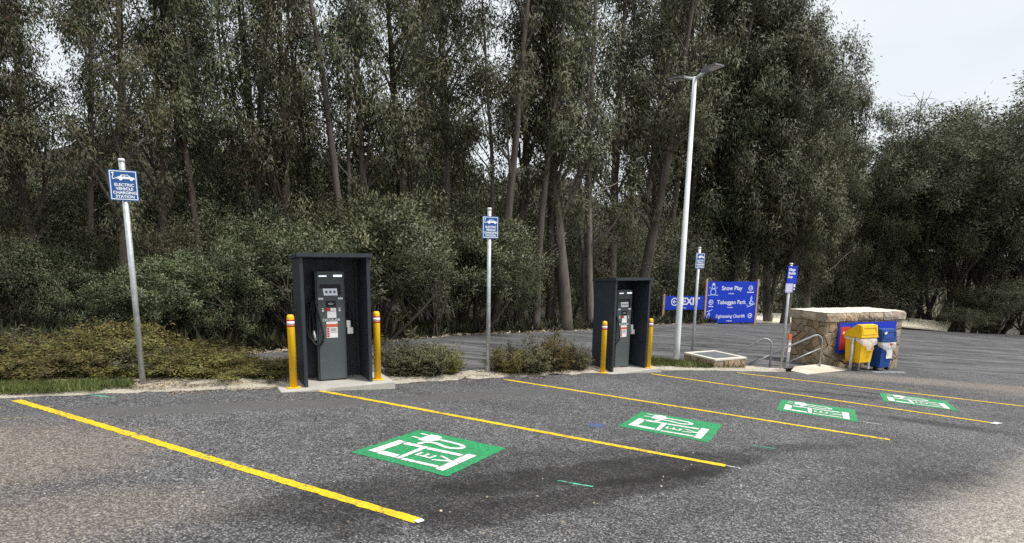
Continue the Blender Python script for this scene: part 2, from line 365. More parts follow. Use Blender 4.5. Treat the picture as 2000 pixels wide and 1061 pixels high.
# ------------------------------------------------------------------ mesh helpers
class MB:
    def __init__(s): s.v = []; s.f = []; s.sm = []
    def add(s, vs, fs, smooth=False):
        o = len(s.v); s.v += [tuple(map(float, p)) for p in vs]; s.f += [tuple(i + o for i in f) for f in fs]; s.sm += [smooth] * len(fs)
        return s
    def box(s, x0, x1, y0, y1, z0, z1, bev=0.0):
        if bev:
            bm = bmesh.new(); bmesh.ops.create_cube(bm, size=1)
            for v in bm.verts: v.co = Vector(((x0 + x1) / 2 + v.co.x * (x1 - x0), (y0 + y1) / 2 + v.co.y * (y1 - y0), (z0 + z1) / 2 + v.co.z * (z1 - z0)))
            bmesh.ops.bevel(bm, geom=bm.edges[:], offset=bev, segments=2, affect='EDGES', profile=0.6)
            return s.bm(bm)
        v = [(x, y, z) for z in (z0, z1) for y in (y0, y1) for x in (x0, x1)]
        return s.add(v, [(0, 2, 3, 1), (4, 5, 7, 6), (0, 1, 5, 4), (2, 6, 7, 3), (0, 4, 6, 2), (1, 3, 7, 5)])
    def bm(s, bm, smooth=False):
        bm.verts.index_update(); bm.verts.ensure_lookup_table()
        s.add([v.co for v in bm.verts], [[v.index for v in f.verts] for f in bm.faces], smooth); bm.free(); return s
    def hull(s, top, bot):
        """closed prism-like solid between two polygons with the same number of points"""
        n = len(top)
        return s.add(list(top) + list(bot), [tuple(range(n)), tuple(reversed(range(n, 2 * n)))] + [(i, n + i, n + (i + 1) % n, (i + 1) % n) for i in range(n)])
    def tube(s, pts, rad, n=10, cap=True, smooth=True):
        pts = [np.array(p, float) for p in pts]
        if not hasattr(rad, '__len__'): rad = [rad] * len(pts)
        vs = []; fs = []; u = None
        for i, p in enumerate(pts):
            d = pts[min(i + 1, len(pts) - 1)] - pts[max(i - 1, 0)]; d = d / (np.linalg.norm(d) + 1e-9)
            if u is None:
                a = np.array([1.0, 0, 0]) if abs(d[0]) < 0.9 else np.array([0, 1.0, 0])
                u = np.cross(d, a)
            u = u - d * (u @ d); u /= np.linalg.norm(u) + 1e-9; w = np.cross(d, u)
            for k in range(n):
                a = 2 * math.pi * k / n; vs.append(p + rad[i] * (math.cos(a) * u + math.sin(a) * w))
        for i in range(len(pts) - 1):
            for k in range(n): fs.append((i * n + k, i * n + (k + 1) % n, (i + 1) * n + (k + 1) % n, (i + 1) * n + k))
        o = len(s.v); s.add(vs, fs, smooth)
        if cap:
            s.f += [tuple(o + k for k in reversed(range(n))), tuple(o + (len(pts) - 1) * n + k for k in range(n))]; s.sm += [False, False]
        return s
    def lathe(s, prof, n=20, cx=0, cy=0):
        vs = [(cx + r * math.cos(2 * math.pi * k / n), cy + r * math.sin(2 * math.pi * k / n), z) for r, z in prof for k in range(n)]
        fs = [(i * n + k, i * n + (k + 1) % n, (i + 1) * n + (k + 1) % n, (i + 1) * n + k) for i in range(len(prof) - 1) for k in range(n)]
        o = len(s.v); s.add(vs, fs, True)
        s.f += [tuple(o + k for k in reversed(range(n))), tuple(o + (len(prof) - 1) * n + k for k in range(n))]; s.sm += [False, False]
        return s
    def plate(s, poly, y, th=0.002):
        """flat shape in the x-z plane facing -y, front at y, with thickness"""
        n = len(poly)
        a = sum(poly[i][0] * poly[(i + 1) % n][1] - poly[(i + 1) % n][0] * poly[i][1] for i in range(n))
        if a < 0: poly = poly[::-1]
        return s.add([(x, y, z) for x, z in poly] + [(x, y + th, z) for x, z in poly],
                     [tuple(range(n)), tuple(reversed(range(n, 2 * n)))] + [(i, n + i, n + (i + 1) % n, (i + 1) % n) for i in range(n)])
    def rect(s, x0, x1, z0, z1, y, th=0.002): return s.plate([(x0, z0), (x1, z0), (x1, z1), (x0, z1)], y, th)
    def stroke(s, pts, w, y, th=0.002, closed=False):
        pts = [np.array(p, float) for p in pts]; k = len(pts)
        for i in range(k if closed else k - 1):
            a, b = pts[i], pts[(i + 1) % k]; d = b - a; L = np.linalg.norm(d)
            if L < 1e-6: continue
            d /= L; nrm = np.array([-d[1], d[0]]) * w / 2; a = a - d * w * .25; b = b + d * w * .25
            s.plate([tuple(a - nrm), tuple(b - nrm), tuple(b + nrm), tuple(a + nrm)], y - 0.00012 * (i % 3), th)
        return s
    def ring(s, cx, cz, r, w, y, n=20):
        return s.stroke([(cx + r * math.cos(2 * math.pi * k / n), cz + r * math.sin(2 * math.pi * k / n)) for k in range(n)], w, y, closed=True)
    def text(s, body, size, cx, cz, y, align='CENTER', bold=0.012, sx=1.0):
        c = bpy.data.curves.new('t', 'FONT'); c.body = body; c.size = size; c.align_x = align; c.align_y = 'CENTER'
        c.offset = bold * size; c.resolution_u = 3; c.extrude = 0.0008
        ob = bpy.data.objects.new('t', c); COL.objects.link(ob); bpy.context.view_layer.update()
        dg = bpy.context.evaluated_depsgraph_get(); me = bpy.data.meshes.new_from_object(ob.evaluated_get(dg))
        s.add([(cx + v.co.x * sx, y - v.co.z, cz + v.co.y) for v in me.vertices], [tuple(p.vertices) for p in me.polygons])
        bpy.data.objects.remove(ob); bpy.data.curves.remove(c); bpy.data.meshes.remove(me)
        return s
    def build(s, name, mat, parent=None, label=None, fix=True):
        me = bpy.data.meshes.new(name); me.from_pydata(s.v, [], s.f)
        if fix:
            bm = bmesh.new(); bm.from_mesh(me); bmesh.ops.recalc_face_normals(bm, faces=bm.faces[:]); bm.to_mesh(me); bm.free()
        me.materials.append(mat)
        if any(s.sm): me.polygons.foreach_set('use_smooth', s.sm)
        o = bpy.data.objects.new(name, me); COL.objects.link(o)
        if parent is not None: o.parent = parent
        if label: o['label'] = label
        return o

def tag(o, label=None, cat=None, group=None, kind=None):
    if label: o['label'] = label
    if cat: o['category'] = cat
    if group: o['group'] = group
    if kind: o['kind'] = kind
    return o
def thing(name, label, cat, loc, rz=0.0, group=None):
    o = bpy.data.objects.new(name, None); COL.objects.link(o); o.empty_display_size = 0.2
    o.location = tuple(map(float, loc)); o.rotation_euler = (0, 0, rz)
    return tag(o, label, cat, group)
def copy_tree(o, parent=None):
    kids = list(o.children); c = o.copy(); COL.objects.link(c)
    if parent is not None: c.parent = parent
    for k in kids: copy_tree(k, c)
    return c
def on_ground(x, y, dz=0.0): return (x, y, plane(x, y) + dz)

def sheet(name, poly, dz, mat, kind='structure', step=None):
    """flat polygon lying on the slope of the site"""
    mb = MB(); mb.add([(x, y, plane(x, y) + dz) for x, y in poly], [tuple(range(len(poly)))])
    o = mb.build(name, mat, fix=False); me = o.data
    if me.polygons[0].normal.z < 0: me.flip_normals()
    o['kind'] = kind
    return o

# ------------------------------------------------------------------ ground, car park, road
def terrain():
    xs = np.concatenate([np.arange(-320, -40, 12), np.arange(-40, 70, 1.6), np.arange(70, 420, 12)])
    ys = np.concatenate([np.arange(-40, 0, 8), np.arange(0, 75, 1.6), np.arange(75, 180, 6), np.arange(180, 420, 20)])
    X, Y = np.meshgrid(xs, ys); Z = ground_z(X, Y)
    inside = (Y < far_edge_y(X) + 0.4)
    Z = np.where(inside, plane(X, Y) - 0.03, Z)
    n, k = X.shape
    V = np.c_[X.ravel(), Y.ravel(), Z.ravel()]
    i = np.arange(n * k).reshape(n, k)
    Q = np.c_[i[:-1, :-1].ravel(), i[:-1, 1:].ravel(), i[1:, 1:].ravel(), i[1:, :-1].ravel()]
    me = bpy.data.meshes.new('ground'); me.from_pydata(V.tolist(), [], Q.tolist()); me.materials.append(M['soil'])
    me.polygons.foreach_set('use_smooth', [True] * len(Q))
    o = bpy.data.objects.new('ground', me); COL.objects.link(o); o['kind'] = 'structure'
terrain()
KERB = [(-14, 1.5), (-9, 4.45), (-5.71, 6.49), (-4.69, 7.13), (-3.19, 8.0), (-1.70, 8.87), (-0.84, 9.61), (1.25, 10.97), (3.09, 12.25), (4.44, 12.76), (5.97, 13.18), (7.6, 13.9), (8.33, 14.55), (10.04, 15.29)]
def rough_line(pts, step, amp, seed):
    g = np.random.default_rng(seed); o = []
    for (a, b), (c, d) in zip(pts[:-1], pts[1:]):
        L = math.hypot(c - a, d - b); n = max(1, int(L / step))
        for i in range(n):
            t = i / n; w = g.normal(0, amp); o.append((a + (c - a) * t - (d - b) / L * w, b + (d - b) * t + (c - a) / L * w))
    return o + [pts[-1]]
kerb_rough = rough_line(KERB, 0.12, 0.025, 3)
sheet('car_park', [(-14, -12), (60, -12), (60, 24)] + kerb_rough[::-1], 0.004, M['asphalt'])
NEAR = [(-14, 5.0), (-9, 7.2), (-6.1, 8.75), (-4.25, 9.45), (-2.3, 9.55), (-1.0, 10.25), (1.0, 11.75), (2.6, 12.95), (4.0, 13.75), (4.6, 13.2), (6.1, 13.55), (7.4, 14.15), (8.33, 14.56), (10.04, 15.3)]
far_pts = [p for p in EDGE if p[0] > -14]
near_rough = rough_line(NEAR, 0.15, 0.03, 4)
sheet('access_road', near_rough + [(60, 24.01), (60, EDGE[-1][1] + 2)] + [p for p in far_pts[::-1] if p[0] < 59] + [(-14, 6.4)], 0.003, M['road'])

def verge():
    """low gravelly mound between bays and road"""
    mb = MB(); g = np.random.default_rng(5)
    a = np.array(KERB[:11]); b = np.array([(-14, 5.0), (-9, 7.2), (-6.1, 8.75), (-4.25, 9.45), (-2.3, 9.55), (-1.6, 9.9), (-1.0, 10.25), (1.0, 11.75), (2.6, 12.95), (4.0, 13.75), (5.4, 13.75)])
    n, k = 160, 12
    def res(p, n):
        L = np.r_[0, np.cumsum(np.hypot(*np.diff(p, axis=0).T))]; s = np.linspace(0, L[-1], n)
        return np.c_[np.interp(s, L, p[:, 0]), np.interp(s, L, p[:, 1])]
    A, B = res(a, n), res(b, n); vs = []
    for i in range(n):
        for j in range(k):
            t = j / (k - 1); p = A[i] * (1 - t) + B[i] * t
            if j in (0, k - 1): p = p + g.normal(0, 0.035, 2)
            z = plane(*p) + 0.002 + 0.05 * math.sin(math.pi * t) ** 0.6 + (g.uniform(-.012, .018) if 0 < j < k - 1 else 0)
            vs.append((p[0], p[1], z))
    fs = [(i * k + j, (i + 1) * k + j, (i + 1) * k + j + 1, i * k + j + 1) for i in range(n - 1) for j in range(k - 1)]
    mb.add(vs, fs, True); o = mb.build('verge', M['gravel']); o['kind'] = 'structure'
verge()

# ------------------------------------------------------------------ markings on the ground
DL = np.array([math.cos(R(-27.27)), math.sin(R(-27.27))]); NL = np.array([-DL[1], DL[0]])
def strip(name, p, q, w, mat, dz=0.008, jag=0.006, seed=0, label=None, cat=None, group=None, step=0.045):
    g = np.random.default_rng(seed); p = np.array(p[:2], float); q = np.array(q[:2], float); d = q - p; L = np.linalg.norm(d); d /= L; nn = np.array([-d[1], d[0]])
    n = max(3, int(L / step)); vs = []
    for i in range(n + 1):
        c = p + d * L * i / n + nn * 0.004 * math.sin(i * .05)
        for s in (1, -1):
            e = c + nn * s * (w / 2 + g.normal(0, jag)); vs.append((e[0], e[1], plane(*e) + dz))
    fs = [(2 * i, 2 * i + 1, 2 * i + 3, 2 * i + 2) for i in range(n)]
    o = MB().add(vs, fs).build(name, mat, fix=False)
    if o.data.polygons[0].normal.z < 0: o.data.flip_normals()
    return tag(o, label, cat, group)
bays = [((32, 783), (817, 1019), 'thick yellow bay line nearest the camera at left, ending in a white tick', 0.095),
        ((612, 762), (1417, 911), 'yellow bay line starting at the left charger slab', 0.088),
        ((985, 742), (1738, 860), 'yellow bay line starting between the middle sign post and right charger', 0.088),
        ((1272, 731), (1946, 828), 'yellow bay line starting at the right corner of the right charger slab', 0.088),
        ((1440, 729), (2100, 806), 'farthest yellow bay line, running past the stone hut and out of frame', 0.09)]
for i, (a, b, lab, w) in enumerate(bays):
    strip('parking_line', at(*a), at(*b), w, M['yellow_line'], 0.008, 0.004, 20 + i, lab, 'road marking', 'yellow parking bay lines')
ticks = [((1417, 911), (1446, 917), .02, 'thin white tail at the end of the yellow line from the left charger'),
         ((811, 1022), (826, 1017), .05, 'short white tick at the end of the nearest yellow line'),
         ((1938, 829), (1952, 827), .09, 'small white blotch at the end of the fourth yellow line')]
for i, (a, b, w, lab) in enumerate(ticks):
    strip('paint_tick', at(*a), at(*b), w, M['white_line'], 0.012, 0.006, 40 + i, lab, 'road marking')
for i, (a, b, w, mk, lab) in enumerate([((1089, 940), (1158, 952), .022, 'teal_line', 'teal spray dash on dark stained asphalt in front of the first charging bay'),
        ((1465, 871), (1514, 877), .020, 'teal_line', 'faint teal spray dash beyond the second yellow line end'),
        ((1680, 824), (1722, 830), .03, 'white_line', 'faint white scuff below the third green panel'),
        ((176, 772), (222, 778), .025, 'teal_line', 'faint teal dash by the foot of the leaning left sign post'),
        ((352, 895), (385, 891), .02, 'faded_yellow', 'pale straw coloured scuff beside the nearest yellow line'),
        ((0, 820), (58, 816), .02, 'faded_yellow', 'faded yellow scrap of line at the left picture edge'),
        ((1560, 728), (2000, 790), .025, 'faded_yellow', 'old faded thin line close behind the farthest yellow bay line')]):
    strip('spray_mark', at(*a), at(*b), w, M[mk], 0.0065, 0.006, 60 + i, lab, 'road marking')
def splat():
    c = at(1165, 832); g = np.random.default_rng(9); n = 18
    vs = [(c[0] + .11 * g.uniform(.6, 1.1) * math.cos(2 * math.pi * k / n), c[1] + .11 * g.uniform(.6, 1.1) * math.sin(2 * math.pi * k / n)) for k in range(n)]
    o = MB().add([(x, y, plane(x, y) + .007) for x, y in vs], [tuple(range(n))]).build('spray_dot', M['blue_spray'], fix=False)
    tag(o, 'small round splash of blue spray paint on the asphalt of the second bay', 'road marking')
splat()

SYM = 1.07
def ground_shape(mb, polys, c, dz):
    for k, poly in enumerate(polys):
        n = len(poly); a = sum(poly[i][0] * poly[(i + 1) % n][1] - poly[(i + 1) % n][0] * poly[i][1] for i in range(n))
        if a < 0: poly = poly[::-1]
        vs = []
        for X, Y in poly:
            q = c + NL * X * SYM - DL * Y * SYM; vs.append((q[0] - c[0], q[1] - c[1], plane(*q) - plane(*c) + dz))
        mb.add(vs, [tuple(range(n))])
def quad_strokes(pts, w):
    o = []
    for (a, b), (c, d) in zip(pts[:-1], pts[1:]):
        L = math.hypot(c - a, d - b); ux, uy = (c - a) / L, (d - b) / L; e = w * .3; a2, b2, c2, d2 = a - ux * e, b - uy * e, c + ux * e, d + uy * e
        o.append([(a2 - uy * w / 2, b2 + ux * w / 2), (a2 + uy * w / 2, b2 - ux * w / 2), (c2 + uy * w / 2, d2 - ux * w / 2), (c2 - uy * w / 2, d2 + ux * w / 2)])
    return o
def smooth_path(pts, n=6):
    P = [np.array(p, float) for p in pts]; P = [2 * P[0] - P[1]] + P + [2 * P[-1] - P[-2]]; o = []
    for i in range(1, len(P) - 2):
        for k in range(n):
            t = k / n; a, b, c, d = P[i - 1:i + 3]
            o.append(tuple(0.5 * (2 * b + (c - a) * t + (2 * a - 5 * b + 4 * c - d) * t * t + (3 * b - a - 3 * c + d) * t ** 3)))
    return o + [tuple(P[-2])]
def ev_symbol():
    c = np.array([-0.768, 5.571])
    r = thing('charging_bay_symbol', '', 'road marking', (c[0], c[1], plane(*c)), 0, 'green charging bay panels')
    mb = MB(); g = np.random.default_rng(2); ring = []
    for (a, b), (d, e) in zip([(-.5, -.5), (.5, -.5), (.5, .5), (-.5, .5)], [(.5, -.5), (.5, .5), (-.5, .5), (-.5, -.5)]):
        for k in range(30): ring.append((a + (d - a) * k / 30 + g.normal(0, .004), b + (e - b) * k / 30 + g.normal(0, .004)))
    ground_shape(mb, [ring], c, 0.008); p = mb.build('green_panel', M['green_pad'], r, fix=False)
    mb = MB()
    ground_shape(mb, [[(.065, .414), (.061, .325), (-.374, .328), (-.376, .420)], [(.060, .317), (.056, .132), (-.008, .122), (-.022, .312)],
                      [(-.294, .322), (-.297, .128), (-.389, .112), (-.388, .312)], [(.058, .122), (.061, .066), (-.386, .058), (-.388, .104)],
                      [(.052, .055), (.069, -.299), (.006, -.311), (-.014, .050)], [(-.345, .046), (-.331, -.314), (-.38, -.318), (-.398, .040)],
                      [(.116, -.32), (.114, -.409), (-.418, -.405), (-.420, -.325)]], c, 0.012)
    mb.build('car_outline', M['white_line'], r, fix=False)
    mb = MB()
    ground_shape(mb, [[(.20, .30), (.185, .235), (.23, .16), (.29, .13), (.36, .13), (.42, .175), (.435, .235), (.42, .30)],
                      [(.37, .308), (.395, .308), (.40, .40), (.372, .40)], [(.232, .308), (.258, .308), (.258, .40), (.230, .40)]] , c, 0.012)
    mb.build('plug', M['white_line'], r, fix=False)
    mb = MB(); cord = smooth_path([(.325, .118), (.318, -.02), (.307, -.113), (.263, -.172), (.195, -.163), (.155, -.064), (.198, .087), (.172, .175), (.092, .205)])
    for k, q in enumerate(quad_strokes(cord, .048)): ground_shape(mb, [q], c, 0.012 + .00015 * (k % 3))
    mb.build('cord', M['white_line'], r, fix=False)
    mb = MB(); E_ = [[(-.217, .032), (-.190, .032), (-.190, -.142), (-.217, -.142)]] + [[(-.188, y), (-.115, y), (-.115, y - .028), (-.188, y - .028)] for y in (.032, -.041, -.114)]
    V_ = quad_strokes([(-.230, -.176), (-.166, -.318)], .030) + quad_strokes([(-.097, -.176), (-.164, -.318)], .030)
    ground_shape(mb, E_, c, 0.012)
    for k, q in enumerate(V_): ground_shape(mb, [q], c, 0.012 + .0002 * k)
    mb.build('lettering', M['white_line'], r, fix=False)
    return r
s0 = ev_symbol()
for i, (c, lab) in enumerate(zip([(-.768, 5.571), (2.028, 7.287), (4.713, 8.974), (7.221, 10.412)],
        ['green EV bay panel nearest the camera, in front of the left charger', 'green EV bay panel between the second and third yellow lines',
         'green EV bay panel between the third and fourth yellow lines', 'farthest green EV bay panel, between the last two yellow lines'])):
    s = s0 if i == 0 else copy_tree(s0)
    s.location = (c[0], c[1], plane(*c)); s['label'] = lab

# small pale stones and bark chips lying on the asphalt
def chips(name, n, mat, lab, seed, smin, smax, regions):
    g = np.random.default_rng(seed); mb = MB()
    for _ in range(n):
        a = regions[g.integers(len(regions))]
        p = at(g.uniform(a[0], a[2]), g.uniform(a[1], a[3])); s = g.uniform(smin, smax); th = g.uniform(0, 6.28); e = g.uniform(.35, 1)
        k = 6; base = [(p[0] + s * math.cos(th) * math.cos(2 * math.pi * i / k) - s * e * math.sin(th) * math.sin(2 * math.pi * i / k), p[1] + s * math.sin(th) * math.cos(2 * math.pi * i / k) + s * e * math.cos(th) * math.sin(2 * math.pi * i / k)) for i in range(k)]
        z = plane(p[0], p[1]) + .004
        mb.hull([(p[0] + (x - p[0]) * .6, p[1] + (y - p[1]) * .6, z + s * .5) for x, y in base], [(x, y, z) for x, y in base])
    o = mb.build(name, mat); tag(o, lab, 'debris', kind='stuff')
chips('loose_chips', 90, M['litter'], 'scattered dry chips and leaf bits lying on the asphalt', 4, .005, .014, [(0, 790, 2000, 1055), (1100, 780, 2000, 1000), (650, 930, 1450, 1050)])

# ------------------------------------------------------------------ charger shelters, slabs, chargers, bollards
EW, ED, EH = 0.93, 0.60, 1.79
def make_slab():
    r = thing('concrete_slab', '', 'slab', (0, 0, 0), 0, 'charger slabs')
    MB().box(-.80, .76, -.45, .42, -.16, 0, .012).build('slab_body', M['concrete'], r)
    return r
def make_shelter():
    r = thing('charger_shelter', '', 'shelter', (0, 0, 0), 0, 'charger shelters')
    w, d, h, t = EW / 2, ED / 2, EH, .03
    for sx in (-1, 1):
        x0, x1 = (-w, -w + t) if sx < 0 else (w - t, w)
        b = MB(); n = 8
        b.hull([(x0, -d, h - .03), (x1, -d, h - .03), (x1, d, h - .075), (x0, d, h - .075)], [(x0, -d, 0.004), (x1, -d, 0.004), (x1, d, 0.004), (x0, d, 0.004)])
        sp = b.build('side_panel', M['charcoal'], r)
        e0, e1 = (-w - .004, -w + t + .012) if sx < 0 else (w - t - .012, w + .004)
        MB().box(e0, e1, -d - .012, -d + .022, .004, h - .032, .003).build('edge_trim', M['charcoal'], sp)
    MB().box(-w + t, w - t, d - .025, d - .002, .004, h - .062).build('back_panel', M['charcoal'], r)
    MB().box(-w + t + .002, -w + t + .04, d - .062, d - .027, .004, h - .085).build('corner_angle', M['charcoal'], r)
    MB().box(w - t - .04, w - t - .002, d - .062, d - .027, .004, h - .085).build('corner_angle', M['charcoal'], r)
    b = MB(); a = .035
    b.hull([(-w - a, -d - .05, h + .028), (w + a, -d - .05, h + .028), (w + a, d + .03, h - .028), (-w - a, d + .03, h - .028)],
           [(-w - a, -d - .05, h - .025), (w + a, -d - .05, h - .025), (w + a, d + .03, h - .07), (-w - a, d + .03, h - .07)])
    b.build('roof', M['charcoal'], r)
    return r
def make_charger():
    r = thing('electric_car_charger', '', 'charger', (0, 0, 0), 0, 'electric car chargers')
    h = 1.56; y = -.125
    b = MB(); bm = bmesh.new(); bmesh.ops.create_cube(bm, size=1)
    for v in bm.verts: v.co = Vector((v.co.x * .40, v.co.y * .25, .02 + (v.co.z + .5) * (h - .02)))
    bmesh.ops.bevel(bm, geom=[e for e in bm.edges if abs(e.verts[0].co.z - e.verts[1].co.z) > .5], offset=.022, segments=3, affect='EDGES')
    cab = b.bm(bm).build('cabinet', M['cabinet'], r)
    MB().box(-.185, .185, -.11, .11, .003, .022).build('plinth', M['black'], cab)
    MB().box(-.16, .16, -.10, .10, h, h + .008).build('top_cap', M['black'], cab)
    p = MB().rect(-.15, -.045, h - .072, h - .055, y - .004, .006).build('indicator_light', M['pill'], r)
    MB().plate([(.05, h - .074), (.165, h - .074), (.17, h - .06), (.165, h - .046), (.05, h - .046), (.045, h - .06)], y - .004, .006).build('indicator_light', M['pill'], r)
    rec = MB().plate([(-.145, h - .178), (.145, h - .178), (.15, h - .335), (.10, h - .335), (.095, h - .245), (-.145, h - .235)], y - .002, .004).build('screen_recess', M['black'], r)
    sc = MB().plate([(-.105, h - .237), (.09, h - .237), (.098, h - .335), (-.088, h - .335)], y - .004, .004).build('screen', M['screen'], r)
    for x0 in (-.07, -.015, .04): MB().rect(x0, x0 + .03, h - .30, h - .27, y - .0065, .002).build('screen_icon', M['cabinet'], sc)
    
    for x in (-.135, .135): MB().rect(x - .034, x + .034, h - .392, h - .365, y - .004, .005).build('connector_plate', M['white'], r)
    cr_ = MB().rect(-.07, .07, h - .495, h - .41, y - .006, .008).build('card_reader', M['black'], r)
    MB().stroke([(-.035, h - .452), (0, h - .44), (.035, h - .452), (0, h - .464)], .007, y - .009, closed=True).build('card_reader_mark', M['galv'], cr_)
    for x in (-.112, .118):
        MB().rect(x - .012, x + .012, h - .56, h - .512, y - .003, .004).build('plug_icon', M['white'], r)
        MB().rect(x - .010, x + .010, h - .534, h - .520, y - .0062, .003).build('plug_icon_stripe', M['orange_red'], r)
    MB().rect(-.062, -.012, h - .553, h - .512, y - .003, .004).build('warning_sticker', M['red'], r)
    MB().rect(-.008, .068, h - .553, h - .512, y - .003, .004).build('notice_sticker', M['white'], r)
    MB().rect(-.055, .07, h - .652, h - .56, y - .003, .004).build('notice_sticker', M['white'], r)
    MB().text('OCULAR', .052, .0, h - .682, y - .003, bold=.004, sx=1.18).build('lettering', M['letters'], r)
    n1 = MB().rect(-.072, .082, h - .935, h - .705, y - .003, .004).build('instruction_label', M['white'], r)
    MB().rect(-.072, .082, h - .782, h - .738, y - .0055, .002).build('red_heading', M['orange_red'], n1)
    g = MB()
    for k in range(4): g.rect(-.066, -.032, h - .82 - .034 * k, h - .795 - .034 * k, y - .0055, .002)
    g.build('picture_column', M['red'], n1)
    g = MB(); g.rect(-.022, .076, h - .858, h - .855, y - .0055, .002)
    for k in range(4): g.rect(-.016, .07 - .012 * (k % 2), h - .804 - .012 * k, h - .801 - .012 * k, y - .0055, .002)
    g.build('printed_lines', M['cabinet'], n1)
    # cables on both sides
    holster = MB().box(-.235, -.202, -.06, .05, h - .58, h - .40, .008).build('holster', M['black'], r)
    pts = smooth_path([(-.215, -.02, h - .42), (-.25, -.05, h - .44), (-.285, -.06, h - .62), (-.29, -.07, h - .88), (-.24, -.11, h - 1.01), (-.17, -.15, h - 1.03), (-.125, -.16, h - .94), (-.145, -.155, h - .75), (-.185, -.14, h - .55), (-.21, -.07, h - .41), (-.235, -.03, h - .40), (-.245, -.04, h - .60), (-.235, -.06, h - .86)], 7)
    c1 = MB().tube(pts, .013, 8).build('cable', M['rubber'], r)
    pts = smooth_path([(-.215, 0, h - .45), (-.30, -.03, h - .55), (-.325, -.05, h - .8), (-.28, -.08, h - .97), (-.21, -.07, h - .97), (-.225, -.05, h - .70), (-.225, -.02, h - .48)], 7)
    MB().tube(pts, .012, 8).build('cable', M['rubber'], r)
    MB().tube([(-.235, -.06, h - .83), (-.232, -.075, h - .90), (-.225, -.10, h - .97)], [.016, .026, .020], 10).build('connector', M['galv'], r)
    MB().box(.202, .235, -.06, .05, h - .58, h - .40, .008).build('holster', M['black'], r)
    pts = smooth_path([(.22, -.02, h - .42), (.25, -.05, h - .39), (.275, -.06, h - .50), (.275, -.07, h - .78), (.30, -.06, h - .90), (.335, -.04, h - .86), (.30, -.02, h - .62), (.25, 0, h - .46)], 7)
    MB().tube(pts, .013, 8).build('cable', M['rubber'], r)
    b = MB(); b.box(.215, .272, -.115, -.06, h - .80, h - .70, .012); b.box(.222, .305, -.125, -.06, h - .895, h - .798, .014)
    b.build('connector', M['white'], r)
    return r
def make_bollard():
    r = thing('safety_bollard', '', 'bollard', (0, 0, 0), 0, 'yellow safety bollards')
    h, q = 1.0, .049
    MB().lathe([(q, .008), (q, h - .045), (q * .93, h - .022), (q * .75, h - .007), (q * .4, h)], 24).build('post', M['yellow_post'], r)
    for z0, z1, mk, nm in ((.838, .862, 'red', 'red_band'), (.862, .912, 'band_white', 'white_band'), (.912, .936, 'red', 'red_band')):
        MB().lathe([(q + .0015, h - 1 + z0), (q + .0015, h - 1 + z1)], 24).build(nm, M[mk], r)
    bp = MB(); bp.lathe([(.098, 0.001), (.098, .010), (.092, .013)], 24).build('base_plate', M['yellow_post'], r)
    for k in range(4): a = R(45 + 90 * k); MB().lathe([(.010, .013), (.010, .024)], 6, .076 * math.cos(a), .076 * math.sin(a)).build('bolt', M['galv'], r)
    return r
def local(p, rz, x, y):
    return (p[0] + x * math.cos(rz) - y * math.sin(rz), p[1] + x * math.sin(rz) + y * math.cos(rz))
E1 = dict(fl=atz(596, 757, -.125), rz=R(29.0), z=-.125); E2 = dict(fl=atz(1194, 727, -.515), rz=R(33.0), z=-.515)
slab, shel, chg, bol = make_slab(), make_shelter(), make_charger(), make_bollard()
for i, e in enumerate((E1, E2)):
    c = local(e['fl'], e['rz'], EW / 2, ED / 2)
    side = ('left', 'right')[i]; near = ('nearer', 'farther')[i]
    s = slab if i == 0 else copy_tree(slab); s.location = (*c, e['z']); s.rotation_euler = (0, 0, e['rz'])
    s['label'] = f'pale concrete slab under the {near}, {side} hand charger shelter'
    o = shel if i == 0 else copy_tree(shel); o.location = (*c, e['z']); o.rotation_euler = (0, 0, e['rz'])
    o['label'] = f'dark charcoal open fronted charger shelter on the {side}, ' + ('nearer the camera' if i == 0 else 'near the lamp post')
    k = chg if i == 0 else copy_tree(chg); q = local(e['fl'], e['rz'], EW / 2 - (.01, -.05)[i], (.425, .385)[i]); k.location = (*q, e['z']); k.rotation_euler = (0, 0, e['rz'] - R(2))
    k['label'] = f'grey fast charger cabinet with black cables standing inside the {near} {side} shelter'
for i, (px, py, z, lab) in enumerate([(574, 757, -.125, 'yellow bollard at the left front corner of the left charger shelter'), (738, 741, -.125, 'yellow bollard on the right side of the left charger shelter'),
        (1177, 728, -.515, 'yellow bollard at the left front corner of the right charger shelter'), (1266, 718, -.515, 'yellow bollard on the right side of the right charger shelter')]):
    b = bol if i == 0 else copy_tree(bol); q = atz(px, py, z); b.location = (q[0], q[1], z); b['label'] = lab; b.rotation_euler = (0, 0, R(30 + 17 * i))

